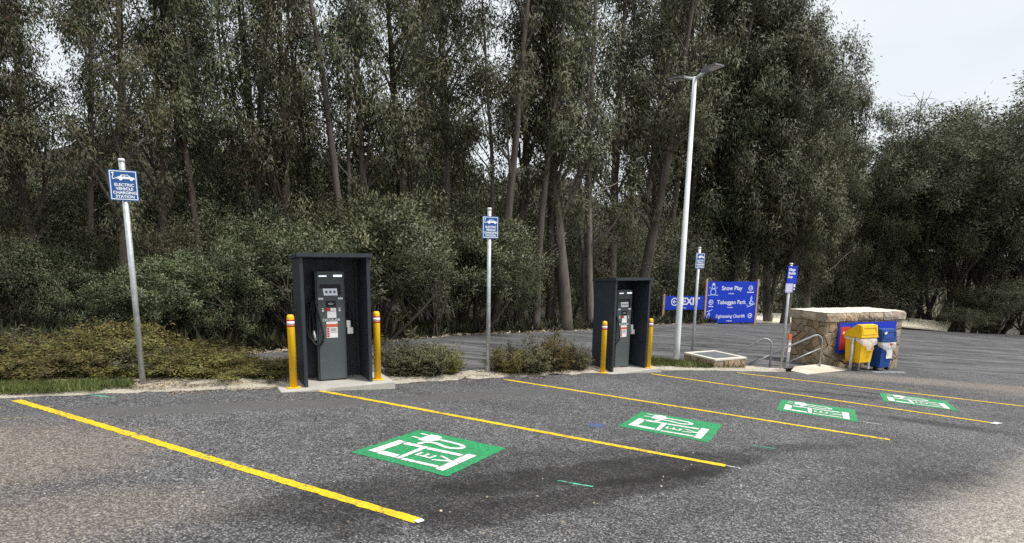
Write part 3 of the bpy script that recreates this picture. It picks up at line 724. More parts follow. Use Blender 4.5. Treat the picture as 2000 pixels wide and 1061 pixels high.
# ------------------------------------------------------------------ charging sign posts
def make_charging_sign():
    r = thing('charging_sign', '', 'sign', (0, 0, 0), R(30), 'electric vehicle charging station signs')
    h = 2.80
    MB().lathe([(.034, -.25), (.034, h)], 18).build('pole', M['galv'], r)
    MB().lathe([(.037, h - .02), (.037, h + .012), (.030, h + .022)], 18).build('pole_cap', M['galv_white'], r)
    w, z0, z1 = .15, h - .475, h - .115; y = -.042
    p = MB().box(-w, w, y, y + .006, z0, z1).build('sign_plate', M['sign_blue'], r)
    b = MB(); i = .012; t = .009
    for a in ((-w + i, w - i, z1 - i - t, z1 - i), (-w + i, w - i, z0 + i, z0 + i + t), (-w + i, -w + i + t, z0 + i + t, z1 - i - t), (w - i - t, w - i, z0 + i + t, z1 - i - t)): b.rect(*a, y - .0015, .0012)
    b.build('border', M['letters'], p)
    b = MB()
    for k, tx in enumerate(('ELECTRIC', 'VEHICLE', 'CHARGING', 'STATION')): b.text(tx, .046, .006, z0 + .184 - .046 * k, y - .001, bold=.03, sx=1.02)
    b.build('lettering', M['letters'], p)
    b = MB(); cx, cz = .03, z1 - .105
    b.plate([(cx - .095, cz), (cx - .09, cz + .022), (cx - .065, cz + .028), (cx - .045, cz + .05), (cx + .02, cz + .05), (cx + .05, cz + .026), (cx + .085, cz + .02), (cx + .095, cz)], y - .0015, .0012)
    for wx in (-.055, .055): b.plate([(cx + wx + .019 * math.cos(a * math.pi / 6), cz + .019 * math.sin(a * math.pi / 6)) for a in range(12)], y - .0022, .0012)
    b.stroke(smooth_path([(cx - .09, cz + .012), (cx - .115, cz + .004), (cx - .132, cz - .002), (cx - .138, cz + .018), (cx - .130, cz + .045), (cx - .133, cz + .062)], 4), .009, y - .0015, .0012)
    b.plate([(cx - .145, cz + .06), (cx - .121, cz + .06), (cx - .121, cz + .076), (cx - .145, cz + .076)], y - .0024, .0012)
    b.build('car_symbol', M['letters'], p)
    b = MB(); b.plate([(cx - .042, cz + .03), (cx - .036, cz + .043), (cx - .018, cz + .043), (cx - .018, cz + .03)], y - .0032, .0012); b.plate([(cx - .01, cz + .03), (cx - .01, cz + .043), (cx + .016, cz + .043), (cx + .032, cz + .03)], y - .0032, .0012)
    b.build('car_windows', M['sign_blue'], p)
    return r
cs = make_charging_sign()
for i, (p, lab) in enumerate([((280, 755), 'blue charging station sign on a steel pole at far left, nearest the camera'), ((953, 733), 'blue charging station sign on a steel pole between the two charger shelters'),
                              ((1351, 703), 'blue charging station sign on a steel pole just right of the tall lamp post')]):
    s = cs if i == 0 else copy_tree(cs); q = at(*p); s.location = (q[0], q[1], q[2] - (0.0, 0.0, .12)[i]); s['label'] = lab

# ------------------------------------------------------------------ lamp post
def lamp():
    q = at(1320, 708); r = thing('lamp_post', 'tall white tapered lamp post with two opposed flat lamp heads', 'street lamp', q, R(30))
    h = 6.2
    MB().tube([(0, 0, -.3), (0, 0, .5), (0, 0, h)], [.075, .072, .045], 18).build('pole', M['galv_white'], r)
    bp = MB().box(-.14, .14, -.14, .14, -.02, .02).build('base_plate', M['galv'], r)
    for s in (-1, 1):          # one arm towards the bays, one away over the road
        MB().tube([(0, s * .02, h - .03), (0, s * .26, h + .035)], [.03, .026], 10).build('arm', M['galv_white'], r)
        b = MB()
        def P(y, z): return (s * y, z)
        y0, y1 = .24, .66; z0, z1 = h + .025, h + .065
        b.hull([(-.09, s * y0, z0 + .05), (.09, s * y0, z0 + .05), (.13, s * (y0 + .12), z0 + .065), (.13, s * y1, z1 + .035), (-.13, s * y1, z1 + .035), (-.13, s * (y0 + .12), z0 + .065)],
               [(-.07, s * y0, z0 - .01), (.07, s * y0, z0 - .01), (.125, s * (y0 + .12), z0 + .025), (.125, s * y1, z1 + .005), (-.125, s * y1, z1 + .005), (-.125, s * (y0 + .12), z0 + .025)])
        hd = b.build('lamp_head', M['lamp_grey'], r)
        sl = (z1 + .005 - z0 - .025) / (y1 - y0 - .12)
        def lz(y): return z0 + .025 + sl * (y - y0 - .12) - .004
        b = MB(); a, c = y0 + .15, y1 - .03
        b.hull([(-.10, s * a, lz(a)), (.10, s * a, lz(a)), (.10, s * c, lz(c)), (-.10, s * c, lz(c))], [(-.10, s * a, lz(a) - .008), (.10, s * a, lz(a) - .008), (.10, s * c, lz(c) - .008), (-.10, s * c, lz(c) - .008)])
        b.build('diffuser', M['lens'], hd)
lamp()

# ------------------------------------------------------------------ direction boards
def arrow_icon(b, cx, cz, r, y, d=1):
    b.ring(cx, cz, r, r * .28, y)
    b.stroke([(cx - d * r * .5, cz), (cx + d * r * .45, cz)], r * .22, y)
    b.stroke([(cx + d * r * .05, cz + r * .4), (cx + d * r * .5, cz), (cx + d * r * .05, cz - r * .4)], r * .22, y - .001)
def direction_board():
    d = ray(1377, 632); t = 31.0 / d[1]; z = H + t * d[2]; L = np.array([d[0] * t, 31.0, z])
    d2 = ray(1473, 631.5); t2 = 31.8 / d2[1]; Rr = np.array([d2[0] * t2, 31.8, H + t2 * d2[2]])
    rz = math.atan2(Rr[1] - L[1], Rr[0] - L[0]); w = math.hypot(*(Rr - L)[:2])
    zb = (L[2] + Rr[2]) / 2
    r = thing('direction_board', 'large royal blue board reading Snow Play, Toboggan Park and Sightseeing Chairlift', 'sign', (L[0], L[1], zb), rz)
    hh = 2.18
    for x in (-.05, w + .05): MB().box(x - .05, x + .05, 0, .10, -1.2, hh + .12, .006).build('post', M['timber'], r)
    p = MB().box(0, w, .02, .05, .03, hh).build('board', M['royal'], r); y = .019
    b = MB()
    b.text('Snow Play', .30, w * .49, hh * .84, y, bold=.014); b.text('Toboggan Park', .29, w * .50, hh * .505, y, bold=.014, sx=.98); b.text('Sightseeing Chairlift', .235, w * .50, hh * .17, y, bold=.012, sx=.94)
    for zz in (.715, .385, .06): b.text('4 minutes', .085, w * .48, hh * zz, y, bold=.03)
    b.build('lettering', M['letters'], p)
    b = MB(); arrow_icon(b, w * .87, hh * .845, .115, y); b.rect(w * .80, w * .94, hh * .735, hh * .755, y - .001, .002)
    arrow_icon(b, w * .09, hh * .51, .115, y, -1); b.rect(w * .045, w * .14, hh * .40, hh * .42, y - .001, .002)
    arrow_icon(b, w * .90, hh * .18, .115, y); b.build('arrow_icons', M['letters'], p)
    def S(x, z): return (w * x, hh * z)
    b = MB()   # snowman
    b.ring(w * .12, hh * .755, .155, .032, y); b.ring(w * .12, hh * .875, .09, .03, y - .001)
    b.stroke([S(.09, .925), S(.15, .925)], .03, y - .002); b.rect(w * .10, w * .14, hh * .925, hh * .965, y - .0025, .002)
    b.stroke([S(.085, .83), S(.04, .86)], .022, y); b.stroke([S(.155, .83), S(.20, .86)], .022, y); b.stroke([S(.02, .675), S(.12, .69), S(.22, .675)], .03, y - .001)
    b.build('snowman_drawing', M['ice'], p)
    b = MB()   # child on a sledge
    b.ring(w * .90, hh * .60, .05, .03, y); b.plate([S(.89, .635), S(.915, .635), S(.905, .665)], y - .001)
    b.stroke([S(.90, .57), S(.87, .47)], .06, y); b.stroke([S(.87, .47), S(.94, .46)], .055, y - .001); b.stroke([S(.90, .54), S(.95, .50)], .035, y - .002)
    b.stroke([S(.83, .39), S(.98, .47)], .035, y - .003); b.stroke([S(.83, .42), S(.815, .44)], .03, y); b.build('sledge_drawing', M['ice'], p)
    b = MB()   # chairlift rider
    b.stroke([S(.015, .285), S(.13, .335)], .028, y); b.stroke([S(.075, .31), S(.06, .25), S(.03, .20), S(.035, .08), S(.09, .09)], .026, y - .001)
    b.ring(w * .07, hh * .225, .045, .028, y); b.stroke([S(.07, .19), S(.065, .115), S(.10, .11), S(.095, .03)], .04, y - .002); b.build('chairlift_drawing', M['ice'], p)
    # exit board to its left
    L2 = L + (L - Rr) / np.linalg.norm(L - Rr) * (w * 74 / 96 + .10)
    r = thing('exit_board', 'narrow royal blue EXIT board left of the large direction board', 'sign', (L2[0], L2[1], zb), rz); we = w * 74 / 96 - .06
    MB().box(-.10, 0, 0, .10, -.8, 1.55, .006).build('post', M['timber'], r)
    p = MB().box(.004, we, .02, .05, .74, 1.44).build('board', M['royal'], r)
    MB().text('EXIT', .50, we * .66, 1.15, y, bold=.03).build('lettering', M['letters'], p)
    MB().text('4 minutes', .075, we * .49, .84, y, bold=.03).build('small_lettering', M['letters'], p)
    b = MB(); arrow_icon(b, we * .25, 1.15, .18, y, -1); b.build('arrow_icon', M['letters'], p)
direction_board()

def shuttle_sign():
    q = at(1525, 724); r = thing('shuttle_stop_sign', 'royal blue Village Shuttle Stop sign on a steel pole beside the stone hut', 'sign', q, R(22))
    h = 2.42
    MB().lathe([(.032, -.2), (.032, h)], 16).build('pole', M['galv'], r); MB().lathe([(.035, h - .03), (.035, h + .01)], 16).build('pole_cap', M['galv_white'], r)
    y = -.042; a = -.125; b_ = .155
    p = MB().box(a, b_, y, y + .006, h - .435, h - .05).build('sign_plate', M['royal'], r)
    b = MB()
    for k, tx in enumerate(('Village', 'Shuttle', 'Stop')): b.text(tx, .082, a + .022, h - .135 - .078 * k, y - .001, 'LEFT', .03, .9)
    b.build('lettering', M['letters'], p)
    t = MB().box(a - .02, b_ - .09, y - .002, y + .006, h - .635, h - .437).build('timetable_plate', M['lilac'], r)
    b = MB()
    for k in range(4): b.rect(a - .005, b_ - .105 - .02 * (k % 2), h - .485 - .04 * k, h - .472 - .04 * k, y - .0045, .002)
    b.build('printed_lines', M['letters'], t)
    n_ = MB().box(b_ - .088, b_ - .005, y, y + .006, h - .635, h - .437).build('notice_plate', M['navy'], r)
    b = MB(); b.rect(b_ - .072, b_ - .022, h - .52, h - .455, y - .002, .0016); b.rect(b_ - .065, b_ - .03, h - .58, h - .545, y - .002, .0016); b.build('pictograms', M['letters'], n_)
shuttle_sign()

# ------------------------------------------------------------------ stonework
def clip(poly, px, py, nx, ny):
    o = []; n = len(poly)
    for i in range(n):
        a, b = poly[i], poly[(i + 1) % n]; da = (a[0] - px) * nx + (a[1] - py) * ny; db = (b[0] - px) * nx + (b[1] - py) * ny
        if da <= 0: o.append(a)
        if da * db < 0: t = da / (da - db); o.append((a[0] + (b[0] - a[0]) * t, a[1] + (b[1] - a[1]) * t))
    return o
def cells(w, h, sx, sz, seed, jit=.42):
    g = np.random.default_rng(seed); nx, nz_ = max(1, round(w / sx)), max(1, round(h / sz)); P = []
    for j in range(nz_):
        for i in range(nx): P.append(((i + .5 + (.25 if j % 2 else -.25) + g.uniform(-jit, jit)) * w / nx, (j + .5 + g.uniform(-jit, jit)) * h / nz_))
    out_ = []
    for i, p in enumerate(P):
        poly = [(0, 0), (w, 0), (w, h), (0, h)]
        for k, q in enumerate(P):
            if k == i or abs(q[0] - p[0]) > 3 * sx or abs(q[1] - p[1]) > 3 * sz: continue
            poly = clip(poly, (p[0] + q[0]) / 2, (p[1] + q[1]) / 2, q[0] - p[0], q[1] - p[1])
            if len(poly) < 3: break
        if len(poly) >= 3: out_.append(poly)
    return out_
def stone_face(mb, o, ex, ez, en, w, h, sx, sz, seed, gap=.013, out=.035):
    """rubble stones standing proud of a wall face: o origin, ex/ez in-plane axes, en outward"""
    g = np.random.default_rng(seed + 77); o, ex, ez, en = map(np.array, (o, ex, ez, en))
    for poly in cells(w, h, sx, sz, seed):
        c = np.mean(poly, axis=0); q = []
        n = len(poly); dense = []
        for i in range(n):
            a, b = np.array(poly[i]), np.array(poly[(i + 1) % n]); L = np.linalg.norm(b - a); k = max(1, int(L / .07))
            for t in range(k): dense.append(a + (b - a) * t / k + g.normal(0, .004, 2))
        def ringp(shrink, d):
            r = []
            for p in dense:
                v = p - c; L = np.linalg.norm(v) + 1e-6; pp = c + v * max(0.15, (L - shrink) / L)
                r.append(o + ex * pp[0] + ez * pp[1] + en * (d + g.normal(0, .003)))
            return r
        d = out * g.uniform(.75, 1.35); a, b, e = ringp(gap / 2, 0.0), ringp(gap / 2 + .004, d * .7), ringp(gap / 2 + .022, d)
        n = len(dense); mid = [o + ex * c[0] + ez * c[1] + en * d * g.uniform(1.0, 1.3)]
        fs = [(i, (i + 1) % n, n + (i + 1) % n, n + i) for i in range(n)] + [(n + i, n + (i + 1) % n, 2 * n + (i + 1) % n, 2 * n + i) for i in range(n)] + [(2 * n + i, 2 * n + (i + 1) % n, 3 * n) for i in range(n)]
        mb.add(a + b + e + mid, fs)
def block_row(mb, o, ex, ey, L, depth, z0, z1, seed, mean=.24):
    """course of rough cap blocks along an edge"""
    g = np.random.default_rng(seed); x = 0; o, ex, ey = map(np.array, (o, ex, ey)); z = np.array([0, 0, 1.0])
    while x < L - .02:
        w = min(g.uniform(.6, 1.4) * mean, L - x)
        if L - x - w < .08: w = L - x
        bm = bmesh.new(); bmesh.ops.create_cube(bm, size=1)
        bmesh.ops.subdivide_edges(bm, edges=bm.edges[:], cuts=2, use_grid_fill=True)
        pr_ = g.uniform(-.012, .018); dz0 = g.uniform(-.012, .012)
        for v in bm.verts:
            a = (v.co.x + .5) * (w - .010) + .005; b = (v.co.y + .5) * depth; c = z0 + (v.co.z + .5) * (z1 - z0)
            k = max(abs(v.co.x), abs(v.co.y), abs(v.co.z)); edges = sum(abs(q) > .49 for q in v.co)
            j = g.normal(0, .006, 3); p = o + ex * (x + a) + ey * (b - (pr_ if v.co.y < -.49 else 0) + (.016 * (edges - 1) if v.co.y < -.4 else 0)) + z * (c + (dz0 if v.co.z < -.4 else 0) - (.008 * (edges - 1) if v.co.z > .4 else 0))
            v.co = Vector(p + j * (v.co.y < .4))
        mb.bm(bm); x += w
def stone_hut():
    zt = .40; a = atz(1616, 612.4, zt); rz = R(20.3)
    r = thing('stone_hut', 'low square hut of tan rubble stone with a pale overhanging cap', 'stone hut', (a[0], a[1], 0), rz)
    Lx, Ly, ov = 2.74, 1.22, .055
    zb = -1.35; x0, x1, y0, y1 = ov, Lx - ov, ov, Ly - ov; zc = zt - .20
    MB().box(x0 + .03, x1 - .03, y0 + .03, y1 - .03, zb, zc).build('core_wall', M['mortar'], r)
    b = MB(); hh = zc - zb
    stone_face(b, (x0, y0 + .03, zb), (1, 0, 0), (0, 0, 1), (0, -1, 0), x1 - x0, hh, .25, .21, 5)
    stone_face(b, (x0 + .03, y1, zb), (0, -1, 0), (0, 0, 1), (-1, 0, 0), y1 - y0, hh, .23, .20, 6)
    stone_face(b, (x1 - .03, y0, zb), (0, 1, 0), (0, 0, 1), (1, 0, 0), y1 - y0, hh, .25, .20, 8)
    stone_face(b, (x1, y1 - .03, zb), (-1, 0, 0), (0, 0, 1), (0, 1, 0), x1 - x0, hh, .27, .22, 9)
    b.build('rubble_wall', M['stone'], r)
    b = MB()
    block_row(b, (0, 0, 0), (1, 0, 0), (0, 1, 0), Lx, .30, zc, zt, 1); block_row(b, (0, Ly, 0), (0, -1, 0), (1, 0, 0), Ly, .30, zc, zt - .004, 2)
    block_row(b, (Lx, 0, 0), (0, 1, 0), (-1, 0, 0), Ly, .30, zc, zt - .003, 3); block_row(b, (Lx, Ly, 0), (-1, 0, 0), (0, -1, 0), Lx, .30, zc, zt - .002, 4)
    b.build('cap_stones', M['capstone'], r)
    bm = bmesh.new(); bmesh.ops.create_grid(bm, x_segments=24, y_segments=12, size=.5); g = np.random.default_rng(4)
    for v in bm.verts:
        ed = max(abs(v.co.x), abs(v.co.y)) > .49
        v.co = Vector((Lx / 2 + v.co.x * (Lx - .05) + g.normal(0, .008), Ly / 2 + v.co.y * (Ly - .05) + g.normal(0, .008), zt + .004 + (0.0 if ed else .016) + g.normal(0, .004)))
    MB().bm(bm).build('cap_top', M['cap_top'], r)
    return r, a, rz
hut, HA, HRZ = stone_hut()

def stone_planter():
    z = -.48; a = atz(1397.5, 702, z); rz = R(25)
    r = thing('stone_pit_box', 'low square stone box with a grey steel lid beside the lamp post', 'stone box', (a[0], a[1], 0), rz); L, D = .90, 1.0
    MB().box(.03, L - .03, .03, D - .03, -1.1, z - .05).build('core_wall', M['mortar'], r)
    b = MB(); zb = -.95; hh = z - .035 - zb
    stone_face(b, (0, .03, zb), (1, 0, 0), (0, 0, 1), (0, -1, 0), L, hh, .17, .24, 15); stone_face(b, (.03, D, zb), (0, -1, 0), (0, 0, 1), (-1, 0, 0), D, hh, .18, .22, 16)
    stone_face(b, (L - .03, 0, zb), (0, 1, 0), (0, 0, 1), (1, 0, 0), D, hh, .2, .2, 17); b.build('rubble_wall', M['stone'], r)
    b = MB(); t = .09
    for q in ((-.01, L + .01, -.01, t), (-.01, L + .01, D - t, D + .01), (-.01, t, t, D - t), (L - t, L + .01, t, D - t)): b.box(*q, z - .045, z, .01)
    b.build('pale_rim', M['cap_top'], r)
    MB().box(t + .003, L - t - .003, t + .003, D - t - .003, z - .05, z - .012).build('steel_lid', M['steel_lid'], r)
stone_planter()

# ------------------------------------------------------------------ handrails, path, marker
def arc_rail(name, lab, base, tip, h, lower):
    """post that bends over into a sloping rail running down to the ground"""
    b0 = np.array(base, float); t0 = np.array(tip, float); d = t0 - (b0 + [0, 0, h]); dh = np.array([d[0], d[1], 0]); L = np.linalg.norm(dh); dh /= L
    r = thing(name, lab, 'handrail', b0, 0, 'curved steel handrails')
    sl = (d[2]) / L; rad = .15
    pts = [np.array([0, 0, -.2]), np.array([0, 0, h - .26])]
    ang0 = math.atan(-sl)
    cx, cz = rad, h - .24
    for k in range(0, 11):
        a = math.pi - (math.pi / 2 - ang0 + 0) * 1.0 * k / 10 * (1)
        a = math.pi + (math.pi / 2 + 0 - ang0 - math.pi) * k / 10
        p = dh * (cx + rad * math.cos(a)) + np.array([0, 0, cz + rad * math.sin(a)]); pts.append(p)
    pts.append(t0 - b0)
    q = MB().tube(pts, .021, 10).build('top_rail', M['rail_steel'], r)
    lz = h * lower; p0 = np.array([0, 0, lz]); s = (t0 - b0 - pts[-2]); s = s / np.linalg.norm(s[:2])
    k = (lz + .02) / max(.1, -s[2]); MB().tube([p0 + dh * .018, p0 + s * k * .99], .016, 8).build('lower_rail', M['rail_steel'], r)
q = atz(1601, 712, -.80)
arc_rail('handrail', 'curved steel handrail in front of the stone hut wall', q, at(1455, 712) + [0, 0, -.02], .80, .50)
q2 = at(1503, 720); arc_rail('handrail', 'curved steel handrail beside the low stone box', q2, at(1392, 709) + [0, 0, -.05], .78, .42)

def path_bits():
    mb = MB(); c = [atz(1601, 711, -.80), at(1662, 722, .012), at(1576, 731, .012), at(1545, 724, .012), at(1552, 716, .06)]
    mb.hull([tuple(p) for p in c], [(p[0], p[1], p[2] - .5) for p in c]); o = mb.build('path', M['pale_concrete']); o['kind'] = 'structure'
    a, b = at(1392, 722.5), at(1534, 725); d = (b - a)[:2]; d /= np.linalg.norm(d); n = np.array([-d[1], d[0]]) * .16
    mb = MB(); cs_ = [(a[0], a[1]), (b[0], b[1]), (b[0] + n[0], b[1] + n[1]), (a[0] + n[0], a[1] + n[1])]
    mb.hull([(x, y, plane(x, y) + .045) for x, y in cs_], [(x, y, plane(x, y) - .2) for x, y in cs_])
    o = mb.build('concrete_kerb', M['pale_concrete']); tag(o, 'narrow pale concrete kerb edging at the foot of the low stone box', 'kerb')
    a = at(1541, 722); o = MB().box(-.14, .14, -.05, .05, 0, .035).build('drain_cover', M['black']); o.location = tuple(a); o.rotation_euler = (0, 0, R(15)); tag(o, 'small black drain cover beside the shuttle stop pole', 'drain cover')
path_bits()
def marker():
    q = at(1537, 716); r = thing('marker_post', 'slim grey marker post with orange cap at the left wall of the stone hut', 'marker post', q, R(20))
    MB().box(-.045, .045, -.012, .012, -.1, .76, .004).build('post', M['galv'], r)
    MB().box(-.05, .05, -.016, .016, .66, .79, .004).build('orange_cap', M['orange_red'], r)
    MB().rect(-.035, .045, .36, .58, -.016, .003).build('white_plate', M['white'], r); MB().rect(-.044, -.036, .36, .64, -.0165, .003).build('red_strip', M['red'], r)
marker()

# ------------------------------------------------------------------ bins and wall sign on the hut
def hl(x, y): return local(HA, HRZ, x, y)
def wall_sign():
    p = hl(.40, .035); r = thing('information_board', 'blue information board fixed to the front of the stone hut behind the bins', 'sign', (*p, -.62), HRZ)
    MB().box(0, 1.95, -.075, -.055, .02, .78).build('board', M['royal'], r)
    MB().rect(.06, .36, .10, .68, -.078, .002).build('red_panel', M['red'], r)
    MB().rect(.13, .30, .50, .56, -.081, .002).build('white_mark', M['letters'], r)
wall_sign()
def make_bin(lab, mat, w, d, hb, hood, legs):
    r = thing('litter_bin', lab, 'bin', (0, 0, 0), HRZ, 'plastic bins in front of the stone hut')
    z0 = legs; tw = .82
    b = MB(); bm = bmesh.new()
    top = [(-w / 2, -d / 2, z0 + hb), (w / 2, -d / 2, z0 + hb), (w / 2, d / 2, z0 + hb), (-w / 2, d / 2, z0 + hb)]; bot = [(x * tw, y * .86, z0) for x, y, _ in top]
    vs = [bm.verts.new(v) for v in top + bot]
    for f in ((0, 1, 2, 3), (7, 6, 5, 4), (0, 4, 5, 1), (1, 5, 6, 2), (2, 6, 7, 3), (3, 7, 4, 0)): bm.faces.new([vs[i] for i in f])
    bmesh.ops.bevel(bm, geom=bm.edges[:], offset=.025, segments=2, affect='EDGES'); b.bm(bm).build('body', mat, r)
    # hood: rim, sloping back and a flap door in its front
    zt = z0 + hb; b = MB(); b.box(-w / 2 - .025, w / 2 + .025, -d / 2 - .03, d / 2 + .025, zt, zt + .05, .012)
    hw = w / 2 + .01
    prof = [(-d / 2 - .02, zt + .05), (-d / 2 + .02, zt + hood), (-d / 2 + d * .32, zt + hood + .015), (d / 2 + .01, zt + .09), (d / 2 + .01, zt + .05)]
    b.hull([(-hw, y, z) for y, z in prof], [(hw, y, z) for y, z in prof]); hd = b.build('hood', mat, r)
    fr = MB(); yf = lambda z: -d / 2 - .02 + .04 * (z - zt - .05) / (hood - .05)
    za, zb2 = zt + .085, zt + hood - .03; t = .03; x = hw - .03
    for (xa, xb, z1, z2) in ((-x, x, za, za + t), (-x, x, zb2 - t, zb2), (-x, -x + t, za + t, zb2 - t), (x - t, x, za + t, zb2 - t)):
        fr.hull([(xa, yf(z1) - .014, z1), (xb, yf(z1) - .014, z1), (xb, yf(z2) - .014, z2), (xa, yf(z2) - .014, z2)], [(xa, yf(z1) + .01, z1), (xb, yf(z1) + .01, z1), (xb, yf(z2) + .01, z2), (xa, yf(z2) + .01, z2)])
    fr.build('flap_frame', mat, hd)
    # plastic bag turned over the rim
    g = np.random.default_rng(3); ring = []; n = 44; rows = 5; vs = []
    for j in range(rows):
        for i in range(n):
            a = 2 * math.pi * i / n; ca, sa = math.cos(a), math.sin(a); k = 1 / max(abs(ca), abs(sa))
            front = max(0, -sa); drop = (.05 + .22 * front ** 3) * (1 + .12 * math.sin(a * 7) + .08 * math.sin(a * 17))
            e = .012 + .02 * j / rows + .010 * abs(math.sin(a * 11 + j)) * (j > 0) + .012 * front * math.sin(math.pi * j / (rows - 1))
            vs.append(((w / 2 + e) * ca * k * (1 - .05 * j / rows), (d / 2 + e) * sa * k * (1 - .03 * j / rows), zt - .005 - drop * j / (rows - 1)))
    fs = [(j * n + i, j * n + (i + 1) % n, (j + 1) * n + (i + 1) % n, (j + 1) * n + i) for j in range(rows - 1) for i in range(n)]
    MB().add(vs, fs, True).build('bin_bag', M['bag'], r)
    return r
p = hl(.68, -.42); zz = plane(*p) + .09
b1 = make_bin('yellow hooded litter bin with clear bag on steel posts', M['bin_yellow'], .50, .46, .62, .30, .13); b1.location = (*p, zz)
for x in (-.27, .20):
    MB().tube([(x - .03, -.06 if x < 0 else .1, -.2), (x - .03, -.06 if x < 0 else .1, .74 if x < 0 else .3)], .034, 12).build('steel_post', M['galv'], b1)
MB().box(.12, .17, -.20, -.16, -.02, .16).build('steel_leg', M['galv'], b1)
bs = MB(); bs.stroke([(.03, .42), (.15, .405)], .012, -.262, .012); bs.build('printed_mark', M['black'], b1)
bs = MB(); bs.ring(.10, .50, .018, .02, -.262, 8); bs.ring(.145, .49, .016, .02, -.262, 8); bs.build('round_sticker', M['timber'], b1)
p = hl(1.43, -.36); zz = plane(*p) + .04
b2 = make_bin('blue hooded litter bin with clear bag and white notice', M['bin_blue'], .46, .46, .66, .30, .06); b2.location = (*p, zz)
MB().rect(-.02, .17, .30, .52, -.232, .006).build('white_notice', M['white'], b2); MB().rect(.02, .14, .60, .68, -.262, .006).build('red_sticker', M['red'], b2)
MB().plate([(-.20, .93), (-.13, .97), (-.11, .94), (-.18, .90)], -.262, .02).build('white_sticker', M['white'], b2)
MB().box(-.2, -.15, -.15, -.05, 0, .07).build('foot', M['black'], b2); MB().box(.13, .18, -.19, -.10, 0, .07).build('foot', M['black'], b2)
p = hl(.85, -.72); o = MB().box(0, 1.05, 0, .06, -.02, .03).build('steel_rail', M['galv']); o.location = on_ground(*p); o.rotation_euler = (0, R(3), HRZ - R(4)); tag(o, 'flat steel rail on the asphalt at the foot of the bins', 'rail')

# ------------------------------------------------------------------ lower buildings beyond the road
def along(px, y_dist, py):
    d = ray(px, py); t = y_dist / d[1]; return np.array([d[0] * t, y_dist, H + t * d[2]])
def lodge(name, lab, pts_front, pts_back, drop):
    f = [along(*p) for p in pts_front]; bk = [along(*p) for p in pts_back]
    c = np.mean(f + bk, axis=0); r = thing(name, lab, 'building', (c[0], c[1], c[2] - drop))
    def L(p, dz=0): return (p[0] - c[0], p[1] - c[1], p[2] - c[2] + drop + dz)
    mb = MB(); mb.hull([L(f[0]), L(f[1]), L(bk[1]), L(bk[0])], [L(f[0], -.10), L(f[1], -.10), L(bk[1], -.10), L(bk[0], -.10)]); mb.build('roof', M['cream_roof'], r)
    mb = MB(); s = .96
    def sh(p, dz): q = c + (p - c) * [s, s, 1]; return L(q, dz)
    mb.hull([sh(f[0], -.11), sh(f[1], -.11), sh(bk[1], -.11), sh(bk[0], -.11)], [sh(f[0], -drop - 1), sh(f[1], -drop - 1), sh(bk[1], -drop - 1), sh(bk[0], -drop - 1)]); mb.build('wall', M['brown_wall'], r)
    return r
lodge('low_lodge', 'low building with a pale cream roof seen left of the stone hut', [(1470, 37.5, 631), (1575, 39, 628)], [(1466, 44, 611), (1590, 45, 613)], 2.6)
rl = lodge('long_lodge', 'long low building with a pale cream roof seen right of the stone hut', [(1690, 40.2, 629), (1850, 41.0, 645)], [(1680, 43.5, 611), (1858, 44.5, 630)], 2.4)
lodge('far_lodge', 'small distant cream roof just above the cap of the stone hut', [(1560, 66, 604), (1614, 66, 605)], [(1565, 74, 598), (1610, 74, 599)], 2.6)
d = along(1985, 50, 656); hp = thing('gable_roof', 'small pale cream gable end at the right road edge', 'building', (d[0], d[1], d[2] - 1.0), R(-30))
b = MB(); b.hull([(-1.2, -1.5, .6), (0, -1.5, 1.55), (1.2, -1.5, .6)], [(-1.2, 1.5, .6), (0, 1.5, 1.55), (1.2, 1.5, .6)]); b.build('roof', M['cream_roof'], hp)
MB().box(-1.1, 1.1, -1.4, 1.4, -2.5, .597).build('wall', M['brown_wall'], hp)
d = along(1626, 62, 604); sg = thing('small_notice_sign', 'small white notice sign on a thin pole beyond the stone hut', 'sign', (d[0], d[1], d[2] - .2), R(10))
MB().lathe([(.035, -2.0), (.035, 1.6)], 8).build('pole', M['galv'], sg); pp = MB().box(-.17, .17, -.06, -.04, 1.25, 2.12).build('sign_plate', M['white'], sg); MB().rect(-.02, .04, 1.55, 1.85, -.063, .002).build('printed_mark', M['black'], pp)
#TREES
# ------------------------------------------------------------------ vegetation
def leaf_mesh(name, P, D, L, Wd, mat, seed=0, out=None):
    """one small lance shaped face per leaf; P base, D direction, L length, Wd width"""
    g = np.random.default_rng(seed); n = len(P)
    D = D / (np.linalg.norm(D, axis=1, keepdims=True) + 1e-9)
    q = g.normal(size=(n, 3)); S = np.cross(D, q); S /= np.linalg.norm(S, axis=1, keepdims=True) + 1e-9
    if out is not None:      # the sprays of a tuft turn their faces outwards, so light falls on a tuft as on one rounded body
        out = out / (np.linalg.norm(out, axis=1, keepdims=True) + 1e-9); fl = np.sum(np.cross(S, D) * out, axis=1) < 0; S[fl] *= -1
        nn = out * .8 + np.cross(S, D) * .45; nn /= np.linalg.norm(nn, axis=1, keepdims=True)
    L = np.asarray(L).reshape(-1, 1); Wd = np.asarray(Wd).reshape(-1, 1)
    V = np.empty((n, 4, 3)); V[:, 0] = P; V[:, 1] = P + D * L * .42 + S * Wd / 2; V[:, 2] = P + D * L; V[:, 3] = P + D * L * .42 - S * Wd / 2
    me = bpy.data.meshes.new(name); me.vertices.add(4 * n); me.vertices.foreach_set('co', V.ravel())
    me.loops.add(4 * n); me.loops.foreach_set('vertex_index', np.arange(4 * n)); me.polygons.add(n)
    me.polygons.foreach_set('loop_start', np.arange(0, 4 * n, 4)); me.update(calc_edges=True)
    me.materials.append(mat)
    if out is not None:
        me.polygons.foreach_set('use_smooth', np.ones(n, bool)); me.normals_split_custom_set_from_vertices(np.repeat(nn, 4, axis=0).tolist())
    return me
